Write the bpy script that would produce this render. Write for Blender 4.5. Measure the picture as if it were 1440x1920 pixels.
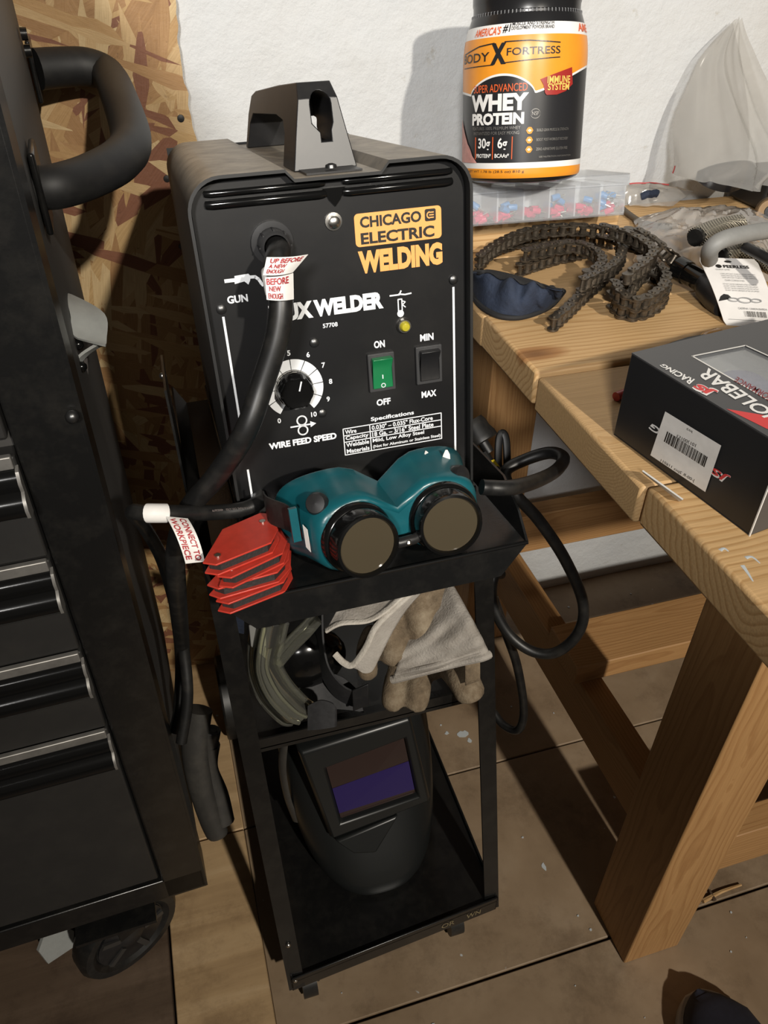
import bpy, bmesh, math, random
from mathutils import Vector, Matrix, noise as mnoise
random.seed(7)
for o_ in list(bpy.data.objects): bpy.data.objects.remove(o_, do_unlink=True)
SC = bpy.context.scene
COL = SC.collection
V = Vector
# ------------------------------------------------------------------ camera
F_PX, YAW, PITCH, ROLL = 1452.07, 0.29686, 0.66274, 0.01165
CAM = V((-0.34538, -1.09881, 1.19001))
fwd = V((math.sin(YAW)*math.cos(PITCH), math.cos(YAW)*math.cos(PITCH), -math.sin(PITCH)))
rgt = V((math.cos(YAW), -math.sin(YAW), 0)); upv = rgt.cross(fwd)
rgt, upv = rgt*math.cos(ROLL)+upv*math.sin(ROLL), upv*math.cos(ROLL)-rgt*math.sin(ROLL)
cd = bpy.data.cameras.new('camera'); cam = bpy.data.objects.new('camera', cd); COL.objects.link(cam)
cam.matrix_world = Matrix(((rgt.x, upv.x, -fwd.x, CAM.x), (rgt.y, upv.y, -fwd.y, CAM.y), (rgt.z, upv.z, -fwd.z, CAM.z), (0, 0, 0, 1)))
cd.sensor_fit = 'HORIZONTAL'; cd.sensor_width = 36.0; cd.lens = F_PX/1440*36.0; cd.clip_start = .02
SC.camera = cam
# ------------------------------------------------------------------ light
w = bpy.data.worlds.new('dim_room'); SC.world = w; w.use_nodes = True
w.node_tree.nodes['Background'].inputs[0].default_value = (1.0, .90, .78, 1)
w.node_tree.nodes['Background'].inputs[1].default_value = .035
def area_lamp(name, loc, target, size, power, col):
    ld = bpy.data.lights.new(name, 'AREA'); ld.shape = 'RECTANGLE'; ld.size = size[0]; ld.size_y = size[1]; ld.energy = power; ld.color = col
    lo = bpy.data.objects.new(name, ld); COL.objects.link(lo); lo.location = loc
    lo.rotation_euler = (V(target)-V(loc)).to_track_quat('-Z', 'Y').to_euler()
    return lo
def spot_lamp(name, loc, target, cone, blend, radius, power, col):
    ld = bpy.data.lights.new(name, 'SPOT'); ld.spot_size = math.radians(cone); ld.spot_blend = blend; ld.shadow_soft_size = radius; ld.energy = power; ld.color = col
    lo = bpy.data.objects.new(name, ld); COL.objects.link(lo); lo.location = loc
    lo.rotation_euler = (V(target)-V(loc)).to_track_quat('-Z', 'Y').to_euler()
    return lo
spot_lamp('work_lamp', (.36, -3.6, 2.75), (.04, -.2, .88), 55, 1.0, .05, 500, (1.0, .93, .82))
spot_lamp('ceiling_lamp', (-1.05, -2.75, 2.15), (.08, 0, 1.18), 36, 1.0, .16, 330, (1.0, .97, .93))
vs = SC.view_settings; vs.view_transform = 'Standard'; vs.look = 'None'; vs.exposure = -.05; vs.gamma = 1; vs.use_curve_mapping = False
SC.display_settings.display_device = 'sRGB'

# ------------------------------------------------------------------ helpers
def px(x, y, z=None, X=None, Y=None, zc=None):
    """direction of a photograph pixel, met with a plane of the place (or at a depth)"""
    d = fwd + rgt*((x-720)/F_PX) - upv*((y-960)/F_PX)
    if zc is None:
        zc = (z-CAM.z)/d.z if z is not None else (X-CAM.x)/d.x if X is not None else (Y-CAM.y)/d.y
    return CAM + d*zc
def lerp(a, b, t): return a+(b-a)*t
def TM(loc=(0, 0, 0), rot=(0, 0, 0)):
    from mathutils import Euler
    return Matrix.Translation(V(loc)) @ Euler(rot).to_matrix().to_4x4()
def frame(o, x, y, z):
    return Matrix(((x[0], y[0], z[0], o[0]), (x[1], y[1], z[1], o[1]), (x[2], y[2], z[2], o[2]), (0, 0, 0, 1)))
def spline(pts, n=8, closed=False):
    P = [V(p) for p in pts]; out = []
    m = len(P)
    for i in range(m if closed else m-1):
        if closed: a, b, c, d = P[(i-1) % m], P[i], P[(i+1) % m], P[(i+2) % m]
        else: a, b, c, d = P[max(i-1, 0)], P[i], P[i+1], P[min(i+2, m-1)]
        for k in range(n):
            t = k/n
            out.append(.5*((2*b)+(c-a)*t+(2*a-5*b+4*c-d)*t*t+(3*b-a-3*c+d)*t**3))
    if not closed: out.append(P[-1])
    return out
def resample(P, step):
    out = [P[0].copy()]; acc = 0; last = P[0]
    for q in P[1:]:
        seg = (q-last).length
        while acc+seg >= step:
            t = (step-acc)/seg; last = last.lerp(q, t); out.append(last.copy()); seg = (q-last).length; acc = 0
        acc += seg; last = q
    return out

class MB:
    def __init__(s): s.v = []; s.f = []; s.mi = []; s.cur = 0
    def add(s, vs, fs, M=None):
        b = len(s.v)
        for p in vs: s.v.append(tuple((M @ V(p)) if M is not None else p))
        for f in fs: s.f.append(tuple(b+i for i in f)); s.mi.append(s.cur)
        return s
    def box(s, c, d, M=None):
        x, y, z = [k/2 for k in d]
        vs = [(c[0]+a*x, c[1]+b*y, c[2]+e*z) for a in (-1, 1) for b in (-1, 1) for e in (-1, 1)]
        return s.add(vs, [(0, 1, 3, 2), (4, 6, 7, 5), (0, 4, 5, 1), (2, 3, 7, 6), (0, 2, 6, 4), (1, 5, 7, 3)], M)
    def prism(s, poly, h0, h1, M=None):   # poly in xy, extruded along z
        n = len(poly)
        area = sum(poly[i][0]*poly[(i+1) % n][1]-poly[(i+1) % n][0]*poly[i][1] for i in range(n))
        if area < 0: poly = poly[::-1]
        vs = [(p[0], p[1], h0) for p in poly]+[(p[0], p[1], h1) for p in poly]
        fs = [tuple(range(n-1, -1, -1)), tuple(range(n, 2*n))]+[(i, (i+1) % n, n+(i+1) % n, n+i) for i in range(n)]
        return s.add(vs, fs, M)
    def loft(s, rings, closed=True, caps=True, M=None):
        n = len(rings[0]); vs = [p for r in rings for p in r]; fs = []
        for i in range(len(rings)-1):
            for j in range(n if closed else n-1):
                k = (j+1) % n
                fs.append((i*n+j, i*n+k, (i+1)*n+k, (i+1)*n+j))
        if caps and closed: fs += [tuple(range(n-1, -1, -1)), tuple((len(rings)-1)*n+j for j in range(n))]
        return s.add(vs, fs, M)
    def tube(s, path, r, n=12, caps=True, flat=1.0, M=None):
        P = [V(p) for p in path]; rings = []; up = None
        for i, p in enumerate(P):
            t = (P[min(i+1, len(P)-1)]-P[max(i-1, 0)]).normalized()
            if up is None:
                up = t.cross(V((0, 0, 1)))
                if up.length < .05: up = t.cross(V((1, 0, 0)))
            up = (up-t*up.dot(t)).normalized(); b = t.cross(up)
            rr = r(i/(len(P)-1)) if callable(r) else r
            rings.append([p+(up*math.cos(a)+b*math.sin(a)*flat)*rr for a in [2*math.pi*k/n for k in range(n)]])
        return s.loft(rings, caps=caps, M=M)
    def lathe(s, prof, n=32, M=None, caps=True):   # prof: (r, z)
        return s.loft([[(r*math.cos(2*math.pi*k/n), r*math.sin(2*math.pi*k/n), z) for k in range(n)] for r, z in prof], caps=caps, M=M)
    def grid(s, fn, nu, nv, M=None, thick=0):
        vs = [V(fn(i/nu, j/nv)) for j in range(nv+1) for i in range(nu+1)]; W = nu+1
        fs = [(j*W+i, j*W+i+1, (j+1)*W+i+1, (j+1)*W+i) for j in range(nv) for i in range(nu)]
        if not thick: return s.add(vs, fs, M)
        nr = [V((0, 0, 0)) for _ in vs]
        for f in fs:
            q = (vs[f[2]]-vs[f[0]]).cross(vs[f[3]]-vs[f[1]])
            for i in f: nr[i] += q
        n = len(vs)
        v2 = [a-(b.normalized() if b.length > 0 else b)*thick for a, b in zip(vs, nr)]
        f2 = list(fs)+[tuple(n+i for i in f[::-1]) for f in fs]
        rim = [(i, i+1) for i in range(nu)]+[(j*W+nu, (j+1)*W+nu) for j in range(nv)]+[(nv*W+i+1, nv*W+i) for i in range(nu)]+[((j+1)*W, j*W) for j in range(nv)]
        f2 += [(b, a, n+a, n+b) for a, b in rim]
        return s.add(vs+v2, f2, M)
    def ball(s, c, r, n=12, M=None):
        r = (r, r, r) if not isinstance(r, (tuple, list)) else r
        m = n//2
        rings = [[(c[0]+r[0]*math.sin(math.pi*i/m)*math.cos(2*math.pi*k/n), c[1]+r[1]*math.sin(math.pi*i/m)*math.sin(2*math.pi*k/n), c[2]-r[2]*math.cos(math.pi*i/m)) for k in range(n)] for i in range(m+1)]
        rings[0] = [(c[0]+(p[0]-c[0])*0+r[0]*.02*math.cos(2*math.pi*k/n), c[1]+r[1]*.02*math.sin(2*math.pi*k/n), p[2]) for k, p in enumerate(rings[0])]
        rings[-1] = [(c[0]+r[0]*.02*math.cos(2*math.pi*k/n), c[1]+r[1]*.02*math.sin(2*math.pi*k/n), p[2]) for k, p in enumerate(rings[-1])]
        return s.loft(rings, M=M)
    def capsule(s, a, b, ra, rb, n=12, flat=1.0):
        a, b = V(a), V(b); d = (b-a).normalized(); L = (b-a).length; path = []; rad = []
        for k in range(5): t = math.pi/2*(k/4); path.append(a-d*ra*math.cos(t)*.98); rad.append(max(ra*math.sin(t), ra*.12))
        for k in range(1, 4): path.append(a.lerp(b, k/4)); rad.append(lerp(ra, rb, k/4))
        for k in range(5): t = math.pi/2*(k/4); path.append(b+d*rb*math.sin(t)*.98); rad.append(max(rb*math.cos(t), rb*.12))
        m = len(path)-1
        return s.tube(path, lambda u: rad[int(round(u*m))], n, flat=flat)
    def mesh(s, name='mesh', smooth=True, ang=38):
        me = bpy.data.meshes.new(name); me.from_pydata(s.v, [], s.f); me.validate()
        if len(s.f) < 9000:
            bm = bmesh.new(); bm.from_mesh(me); bmesh.ops.recalc_face_normals(bm, faces=bm.faces[:]); bm.to_mesh(me); bm.free()
        me.update()
        if smooth:
            for p in me.polygons: p.use_smooth = True
            me.set_sharp_from_angle(angle=math.radians(ang))
        return me
    def build(s, name, mat, parent=None, bevel=0, smooth=True, ang=38, sub=0, solid=0, seg=2, mods=(), loc=None):
        me = s.mesh(name, smooth, ang)
        mats = mat if isinstance(mat, (list, tuple)) else [mat]
        for m in mats: me.materials.append(m)
        if len(mats) > 1 and len(me.polygons) == len(s.mi):
            for p, i in zip(me.polygons, s.mi): p.material_index = i
        o = bpy.data.objects.new(name, me); COL.objects.link(o)
        if loc is not None: o.location = loc
        attach(o, parent)
        if solid: m = o.modifiers.new('solid', 'SOLIDIFY'); m.thickness = solid; m.offset = 0
        if bevel: m = o.modifiers.new('bevel', 'BEVEL'); m.width = bevel; m.segments = seg; m.limit_method = 'ANGLE'; m.angle_limit = math.radians(40); m.harden_normals = False
        if sub: m = o.modifiers.new('sub', 'SUBSURF'); m.levels = sub; m.render_levels = sub
        return o
ROOTM = {}
def attach(o, parent):
    if parent is None: return
    o.parent = parent
    if parent.name in ROOTM: o.matrix_parent_inverse = ROOTM[parent.name]
def thing(name, label, cat, loc=(0, 0, 0), M=None, group=None, local=False):
    """an Empty at the thing's base; parts are given in world coordinates unless local"""
    o = bpy.data.objects.new(name, None); COL.objects.link(o); o.empty_display_size = .05
    M = M if M is not None else Matrix.Translation(V(loc))
    o.matrix_world = M
    if not local: ROOTM[o.name] = M.inverted()
    tag(o, label, cat, group); return o
def tag(o, label, cat, group=None):
    o['label'] = label; o['category'] = cat
    if group: o['group'] = group
    return o
def struct(o, label=None):
    o['kind'] = 'structure'
    if label: o['label'] = label
    return o
def set_origin(o, c):
    """move a top-level mesh's origin to its base"""
    c = V(c); o.data.transform(Matrix.Translation(-c)); o.location = c; return o
def copy_tree(o, parent=None):
    c = o.copy(); COL.objects.link(c)
    if parent is not None: c.parent = parent
    for ch in list(o.children): copy_tree(ch, c)
    return c
def evaluated(bm_list, fn):
    obs = []
    for b in bm_list:
        o = bpy.data.objects.new('tmp', b.mesh('tmp', False)); COL.objects.link(o); obs.append(o)
    fn(obs); dg = bpy.context.evaluated_depsgraph_get(); dg.update()
    me = bpy.data.meshes.new_from_object(obs[0].evaluated_get(dg))
    for o in obs: bpy.data.objects.remove(o, do_unlink=True)
    return me
def booldiff(a, *cut):
    def fn(obs):
        for c in obs[1:]:
            m = obs[0].modifiers.new('b', 'BOOLEAN'); m.operation = 'DIFFERENCE'; m.object = c; m.solver = 'EXACT'
    return evaluated([a, *cut], fn)
def remesh(a, vox, smooth=4):
    def fn(obs):
        m = obs[0].modifiers.new('r', 'REMESH'); m.mode = 'VOXEL'; m.voxel_size = vox
        if smooth: m = obs[0].modifiers.new('s', 'SMOOTH'); m.iterations = smooth; m.factor = .5
    return evaluated([a], fn)
def from_mesh(me, name, mat, parent=None, smooth=True, ang=38, bevel=0):
    me.name = name; me.materials.clear()
    for m in (mat if isinstance(mat, (list, tuple)) else [mat]): me.materials.append(m)
    if smooth:
        for p in me.polygons: p.use_smooth = True
        me.set_sharp_from_angle(angle=math.radians(ang))
    o = bpy.data.objects.new(name, me); COL.objects.link(o); attach(o, parent)
    if bevel: m = o.modifiers.new('bevel', 'BEVEL'); m.width = bevel; m.segments = 2; m.limit_method = 'ANGLE'; m.angle_limit = math.radians(40)
    return o
def text_mesh(s, w=None, h=None, fat=0.0, depth=.0002, shear=0.0):
    """flat lettering as a thin mesh, centred on the origin in xy, fitted to w x h"""
    cu = bpy.data.curves.new('t', 'FONT'); cu.body = s; cu.size = 1; cu.offset = fat; cu.extrude = 0; cu.resolution_u = 3; cu.shear = shear
    cu.align_x = 'LEFT'
    o = bpy.data.objects.new('t', cu); COL.objects.link(o)
    dg = bpy.context.evaluated_depsgraph_get(); dg.update()
    me = bpy.data.meshes.new_from_object(o.evaluated_get(dg)); bpy.data.objects.remove(o, do_unlink=True)
    xs = [v.co.x for v in me.vertices]; ys = [v.co.y for v in me.vertices]
    x0, x1, y0, y1 = min(xs), max(xs), min(ys), max(ys)
    sy = h/(y1-y0) if h else w/(x1-x0); sx = w/(x1-x0) if w else sy
    vs = [((v.co.x-(x0+x1)/2)*sx, (v.co.y-(y0+y1)/2)*sy, depth) for v in me.vertices]
    fs = [tuple(p.vertices) for p in me.polygons]
    bpy.data.meshes.remove(me)
    b = MB(); b.add(vs, fs); return b
def rrect(x0, x1, y0, y1, r, n=5):
    out = []
    for cx, cy, a0 in ((x1-r, y1-r, 0), (x0+r, y1-r, 90), (x0+r, y0+r, 180), (x1-r, y0+r, 270)):
        for k in range(n+1):
            a = math.radians(a0+90*k/n); out.append((cx+r*math.cos(a), cy+r*math.sin(a)))
    return out
def circle(r, n=24, c=(0, 0)): return [(c[0]+r*math.cos(2*math.pi*k/n), c[1]+r*math.sin(2*math.pi*k/n)) for k in range(n)]
def stroke(pts, w):   # flat polyline of quads in xy
    b = MB()
    for a, c in zip(pts[:-1], pts[1:]):
        a, c = V((a[0], a[1], 0)), V((c[0], c[1], 0)); d = (c-a).normalized(); n = V((-d.y, d.x, 0))*w/2; e = d*w*.2
        b.add([a-n-e, c-n+e, c+n+e, a+n-e], [(0, 1, 2, 3)])
    return b
# ------------------------------------------------------------------ materials
def nodes(name):
    m = bpy.data.materials.new(name); m.use_nodes = True; nt = m.node_tree; return m, nt, nt.nodes['Principled BSDF']
def N(nt, t, **kw):
    n = nt.nodes.new(t)
    for k, v in kw.items():
        if k in n.inputs: n.inputs[k].default_value = v
        else: setattr(n, k, v)
    return n
def ramp(nt, stops):
    r = nt.nodes.new('ShaderNodeValToRGB'); e = r.color_ramp.elements
    while len(e) < len(stops): e.new(.5)
    for k, (p, c) in zip(e, stops): k.position = p; k.color = (*c, 1) if len(c) == 3 else c
    return r
def mat(name, col, rough=.5, metal=0.0, vary=0.0, scale=40, bump=0.0, bscale=200, dust=0.0, dustcol=(.30, .27, .22), **kw):
    m, nt, b = nodes(name)
    b.inputs['Base Color'].default_value = (*col, 1); b.inputs['Roughness'].default_value = rough; b.inputs['Metallic'].default_value = metal
    for k, v in kw.items(): b.inputs[k.replace('_', ' ')].default_value = v
    L = nt.links.new; tc = nt.nodes.new('ShaderNodeTexCoord')
    if vary or dust:
        nz = N(nt, 'ShaderNodeTexNoise', Scale=scale, Detail=6.0, Roughness=.65); L(tc.outputs['Object'], nz.inputs['Vector'])
        if vary:
            c0 = tuple(max(0, c*(1-vary)) for c in col); c1 = tuple(min(1, c*(1+vary)) for c in col)
            r = ramp(nt, [(.3, c0), (.7, c1)])
        else: r = ramp(nt, [(.45, col), (.85, tuple(lerp(a, d_, dust) for a, d_ in zip(col, dustcol)))])
        L(nz.outputs['Fac'], r.inputs[0]); L(r.outputs[0], b.inputs['Base Color'])
    if bump:
        nb = N(nt, 'ShaderNodeTexNoise', Scale=bscale, Detail=4.0); L(tc.outputs['Object'], nb.inputs['Vector'])
        bp = N(nt, 'ShaderNodeBump', Strength=bump, Distance=.002); L(nb.outputs['Fac'], bp.inputs['Height']); L(bp.outputs['Normal'], b.inputs['Normal'])
    return m
def wood(name, light, dark, ring=40, fine=1.0):
    """solid lumber: growth rings round a pith line along local x, so ends show arcs and faces show grain"""
    m, nt, b = nodes(name); L = nt.links.new
    tc = nt.nodes.new('ShaderNodeTexCoord'); oi = nt.nodes.new('ShaderNodeObjectInfo')
    wn = N(nt, 'ShaderNodeTexWhiteNoise', noise_dimensions='1D'); L(oi.outputs['Random'], wn.inputs['W'])
    off = N(nt, 'ShaderNodeVectorMath', operation='MULTIPLY_ADD'); L(wn.outputs['Color'], off.inputs[0]); off.inputs[1].default_value = (3.0, .07, .05); off.inputs[2].default_value = (0, -.035, -.055)
    ad = N(nt, 'ShaderNodeVectorMath', operation='ADD'); L(tc.outputs['Object'], ad.inputs[0]); L(off.outputs[0], ad.inputs[1])
    mp = N(nt, 'ShaderNodeMapping'); mp.inputs['Scale'].default_value = (2.2, 9, 9); L(ad.outputs[0], mp.inputs[0])
    nz = N(nt, 'ShaderNodeTexNoise', Scale=1.0, Detail=3.0, Roughness=.5); L(mp.outputs[0], nz.inputs['Vector'])
    sc = N(nt, 'ShaderNodeVectorMath', operation='SUBTRACT'); L(nz.outputs['Color'], sc.inputs[0]); sc.inputs[1].default_value = (.5, .5, .5)
    ma = N(nt, 'ShaderNodeVectorMath', operation='MULTIPLY_ADD'); L(sc.outputs[0], ma.inputs[0]); ma.inputs[1].default_value = (0, .05, .05); L(ad.outputs[0], ma.inputs[2])
    wv = N(nt, 'ShaderNodeTexWave', wave_type='RINGS', rings_direction='X', wave_profile='SAW', Scale=ring, Distortion=.6, Detail=1.0); L(ma.outputs[0], wv.inputs['Vector'])
    r1 = ramp(nt, [(0, light), (.55, tuple(lerp(a, c, .18) for a, c in zip(light, dark))), (.88, dark), (1, tuple(lerp(a, c, .5) for a, c in zip(light, dark)))])
    L(wv.outputs['Fac'], r1.inputs[0])
    mp2 = N(nt, 'ShaderNodeMapping'); mp2.inputs['Scale'].default_value = (14, 420*fine, 420*fine); L(ad.outputs[0], mp2.inputs[0])
    n2 = N(nt, 'ShaderNodeTexNoise', Scale=1.0, Detail=2.0); L(mp2.outputs[0], n2.inputs['Vector'])
    r2 = ramp(nt, [(.3, (.80, .78, .74)), (.7, (1, 1, 1))]); L(n2.outputs['Fac'], r2.inputs[0])
    mx = N(nt, 'ShaderNodeMix', data_type='RGBA', blend_type='MULTIPLY'); mx.inputs[0].default_value = .7
    L(r1.outputs[0], mx.inputs[6]); L(r2.outputs[0], mx.inputs[7])
    # knots
    vo = N(nt, 'ShaderNodeTexVoronoi', Scale=1.0); mp3 = N(nt, 'ShaderNodeMapping'); mp3.inputs['Scale'].default_value = (3.0, 7, 7); L(ad.outputs[0], mp3.inputs[0]); L(mp3.outputs[0], vo.inputs['Vector'])
    r3 = ramp(nt, [(.03, (.26, .14, .07)), (.085, (.62, .45, .32)), (.13, (1, 1, 1))]); L(vo.outputs['Distance'], r3.inputs[0])
    mx2 = N(nt, 'ShaderNodeMix', data_type='RGBA', blend_type='MULTIPLY'); mx2.inputs[0].default_value = .85
    L(mx.outputs[2], mx2.inputs[6]); L(r3.outputs[0], mx2.inputs[7]); L(mx2.outputs[2], b.inputs['Base Color'])
    b.inputs['Roughness'].default_value = .62
    bp = N(nt, 'ShaderNodeBump', Strength=.25, Distance=.001); L(n2.outputs['Fac'], bp.inputs['Height']); L(bp.outputs['Normal'], b.inputs['Normal'])
    return m
M_ = {}
M_['pine'] = wood('pine', (.62, .405, .195), (.46, .27, .11), 46)
M_['pine_fine'] = wood('pine_fine', (.58, .38, .185), (.48, .295, .13), 120)
M_['pine_leg'] = wood('pine_leg', (.45, .25, .10), (.36, .185, .068), 60)
M_['blk_metal'] = mat('black_painted_steel', (.0065, .0065, .0065), .27, dust=.035, scale=40, bump=.05, bscale=350)
M_['blk_panel'] = mat('black_panel', (.006, .006, .0065), .36, dust=.025, scale=14)
M_['blk_gloss'] = mat('black_gloss', (.005, .005, .005), .14)
M_['blk_plastic'] = mat('black_plastic', (.010, .010, .011), .40, dust=.05, scale=30)
M_['blk_rubber'] = mat('black_rubber', (.008, .008, .008), .42, dust=.06, scale=60)
M_['foam'] = mat('black_foam', (.011, .011, .0115), .58, dust=.05, scale=50)
def dusty_mat():
    m, nt, b = nodes('dusty_black_case'); L = nt.links.new; tc = nt.nodes.new('ShaderNodeTexCoord'); ge = nt.nodes.new('ShaderNodeNewGeometry')
    sp = N(nt, 'ShaderNodeSeparateXYZ'); L(ge.outputs['Normal'], sp.inputs[0])
    r = ramp(nt, [(.25, (0, 0, 0)), (.92, (1, 1, 1))]); L(sp.outputs['Z'], r.inputs[0])
    nz = N(nt, 'ShaderNodeTexNoise', Scale=45.0, Detail=7.0, Roughness=.7); L(tc.outputs['Object'], nz.inputs['Vector'])
    r2 = ramp(nt, [(.3, (.45, .45, .45)), (.65, (1, 1, 1))]); L(nz.outputs['Fac'], r2.inputs[0])
    mu = N(nt, 'ShaderNodeMath', operation='MULTIPLY'); L(r.outputs[0], mu.inputs[0]); L(r2.outputs[0], mu.inputs[1])
    mx = N(nt, 'ShaderNodeMix', data_type='RGBA'); L(mu.outputs[0], mx.inputs[0]); mx.inputs[6].default_value = (.009, .009, .009, 1); mx.inputs[7].default_value = (.32, .275, .215, 1)
    L(mx.outputs[2], b.inputs['Base Color']); b.inputs['Roughness'].default_value = .5; return m
M_['dusty'] = dusty_mat()
M_['white'] = mat('white_print', (.80, .82, .84), .5)
M_['orange'] = mat('orange_print', (.80, .36, .10), .5)
M_['chrome'] = mat('zinc_steel', (.62, .60, .56), .28, 1.0)
M_['darkmetal'] = mat('dark_screw', (.10, .10, .10), .35, .9)
M_['drawer'] = mat('drawer_grey', (.018, .0175, .017), .5, dust=.03, scale=20)
M_['cartgrey'] = mat('cart_side_grey', (.045, .043, .041), .55, dust=.05, scale=12)
M_['alum'] = mat('dusty_aluminium', (.26, .25, .235), .45, .6, vary=.2, scale=60)
# ================================================================== SETTING
def plaster():
    m, nt, b = nodes('rough_white_plaster'); L = nt.links.new; tc = nt.nodes.new('ShaderNodeTexCoord')
    n1 = N(nt, 'ShaderNodeTexNoise', Scale=3.0, Detail=8.0, Roughness=.6); L(tc.outputs['Object'], n1.inputs['Vector'])
    r1 = ramp(nt, [(.25, (.50, .495, .475)), (.5, (.575, .585, .59)), (.75, (.55, .57, .59))]); L(n1.outputs['Fac'], r1.inputs[0])
    n2 = N(nt, 'ShaderNodeTexNoise', Scale=14.0, Detail=9.0, Roughness=.72); L(tc.outputs['Object'], n2.inputs['Vector'])
    r2 = ramp(nt, [(.22, (.30, .20, .11)), (.31, (.72, .66, .56)), (.38, (1, 1, 1))]); L(n2.outputs['Fac'], r2.inputs[0])
    mx = N(nt, 'ShaderNodeMix', data_type='RGBA', blend_type='MULTIPLY'); mx.inputs[0].default_value = .8
    L(r1.outputs[0], mx.inputs[6]); L(r2.outputs[0], mx.inputs[7])
    # peeled brown chips
    vo = N(nt, 'ShaderNodeTexVoronoi', Scale=7.0); L(tc.outputs['Object'], vo.inputs['Vector'])
    n4 = N(nt, 'ShaderNodeTexNoise', Scale=60.0, Detail=3.0); L(tc.outputs['Object'], n4.inputs['Vector'])
    a4 = N(nt, 'ShaderNodeMath', operation='MULTIPLY_ADD'); L(n4.outputs['Fac'], a4.inputs[0]); a4.inputs[1].default_value = .24; L(vo.outputs['Distance'], a4.inputs[2])
    r4 = ramp(nt, [(.118, (.20, .14, .09)), (.128, (1, 1, 1))]); L(a4.outputs[0], r4.inputs[0])
    mx2 = N(nt, 'ShaderNodeMix', data_type='RGBA', blend_type='MULTIPLY'); mx2.inputs[0].default_value = .7
    L(mx.outputs[2], mx2.inputs[6]); L(r4.outputs[0], mx2.inputs[7]); L(mx2.outputs[2], b.inputs['Base Color'])
    b.inputs['Roughness'].default_value = .7
    n3 = N(nt, 'ShaderNodeTexNoise', Scale=32.0, Detail=9.0, Roughness=.66); L(tc.outputs['Object'], n3.inputs['Vector'])
    bp = N(nt, 'ShaderNodeBump', Strength=.6, Distance=.007); L(n3.outputs['Fac'], bp.inputs['Height']); L(bp.outputs['Normal'], b.inputs['Normal'])
    return m
def osb():
    m, nt, b = nodes('osb_strands'); L = nt.links.new; tc = nt.nodes.new('ShaderNodeTexCoord')
    cur = None
    strands = [(.47, .31, .14), (.34, .19, .08), (.56, .41, .22), (.43, .265, .115), (.21, .085, .045), (.51, .35, .175), (.38, .22, .095)]
    for k, (ang, sx, sz, th) in enumerate([(50, 9, 46, -1), (-35, 10, 55, .35), (75, 11, 60, .40), (24, 12, 70, .42), (-64, 9, 48, .45), (48, 7, 34, .58), (80, 13, 75, .55), (-20, 14, 80, .62)]):
        mp = N(nt, 'ShaderNodeMapping'); mp.inputs['Location'].default_value = (1.7*k, .3*k, .9*k); mp.inputs['Rotation'].default_value = (0, math.radians(ang), 0)
        mp2 = N(nt, 'ShaderNodeMapping'); mp2.inputs['Scale'].default_value = (sx, .01, sz)
        L(tc.outputs['Object'], mp.inputs[0]); L(mp.outputs[0], mp2.inputs[0])
        vo = N(nt, 'ShaderNodeTexVoronoi', Scale=1.0, Randomness=.9); L(mp2.outputs[0], vo.inputs['Vector'])
        sp = N(nt, 'ShaderNodeSeparateColor'); L(vo.outputs['Color'], sp.inputs[0])
        r = ramp(nt, [(i/7, c) for i, c in enumerate(strands)]); r.color_ramp.interpolation = 'CONSTANT'; L(sp.outputs[1], r.inputs[0])
        mp3 = N(nt, 'ShaderNodeMapping'); mp3.inputs['Scale'].default_value = (sx*3, .01, sz*14); L(mp.outputs[0], mp3.inputs[0])
        nz = N(nt, 'ShaderNodeTexNoise', Scale=1.0, Detail=2.0); L(mp3.outputs[0], nz.inputs['Vector'])
        rz = ramp(nt, [(.3, (.72, .68, .62)), (.7, (1.0, 1.0, 1.0))]); L(nz.outputs['Fac'], rz.inputs[0])
        g = N(nt, 'ShaderNodeMix', data_type='RGBA', blend_type='MULTIPLY'); g.inputs[0].default_value = .8; L(r.outputs[0], g.inputs[6]); L(rz.outputs[0], g.inputs[7])
        if cur is None: cur = g.outputs[2]; hcur = sp.outputs[1]
        else:
            gt = N(nt, 'ShaderNodeMath', operation='GREATER_THAN'); L(sp.outputs[0], gt.inputs[0]); gt.inputs[1].default_value = th
            mx = N(nt, 'ShaderNodeMix', data_type='RGBA'); L(gt.outputs[0], mx.inputs[0]); L(cur, mx.inputs[6]); L(g.outputs[2], mx.inputs[7]); cur = mx.outputs[2]
            mh = N(nt, 'ShaderNodeMix', data_type='FLOAT'); L(gt.outputs[0], mh.inputs[0]); L(hcur, mh.inputs[2]); L(sp.outputs[2], mh.inputs[3]); hcur = mh.outputs[0]
    nd = N(nt, 'ShaderNodeTexNoise', Scale=70.0, Detail=5.0, Roughness=.7); L(tc.outputs['Object'], nd.inputs['Vector'])
    rd = ramp(nt, [(.26, (.16, .08, .04)), (.36, (1, 1, 1))]); L(nd.outputs['Fac'], rd.inputs[0])
    fx = N(nt, 'ShaderNodeMix', data_type='RGBA', blend_type='MULTIPLY'); fx.inputs[0].default_value = .8; L(cur, fx.inputs[6]); L(rd.outputs[0], fx.inputs[7])
    L(fx.outputs[2], b.inputs['Base Color']); b.inputs['Roughness'].default_value = .6
    ah = N(nt, 'ShaderNodeMath', operation='MULTIPLY_ADD'); L(nd.outputs['Fac'], ah.inputs[0]); ah.inputs[1].default_value = .6; L(hcur, ah.inputs[2])
    bp = N(nt, 'ShaderNodeBump', Strength=.5, Distance=.0025); L(ah.outputs[0], bp.inputs['Height']); L(bp.outputs['Normal'], b.inputs['Normal'])
    return m
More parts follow.
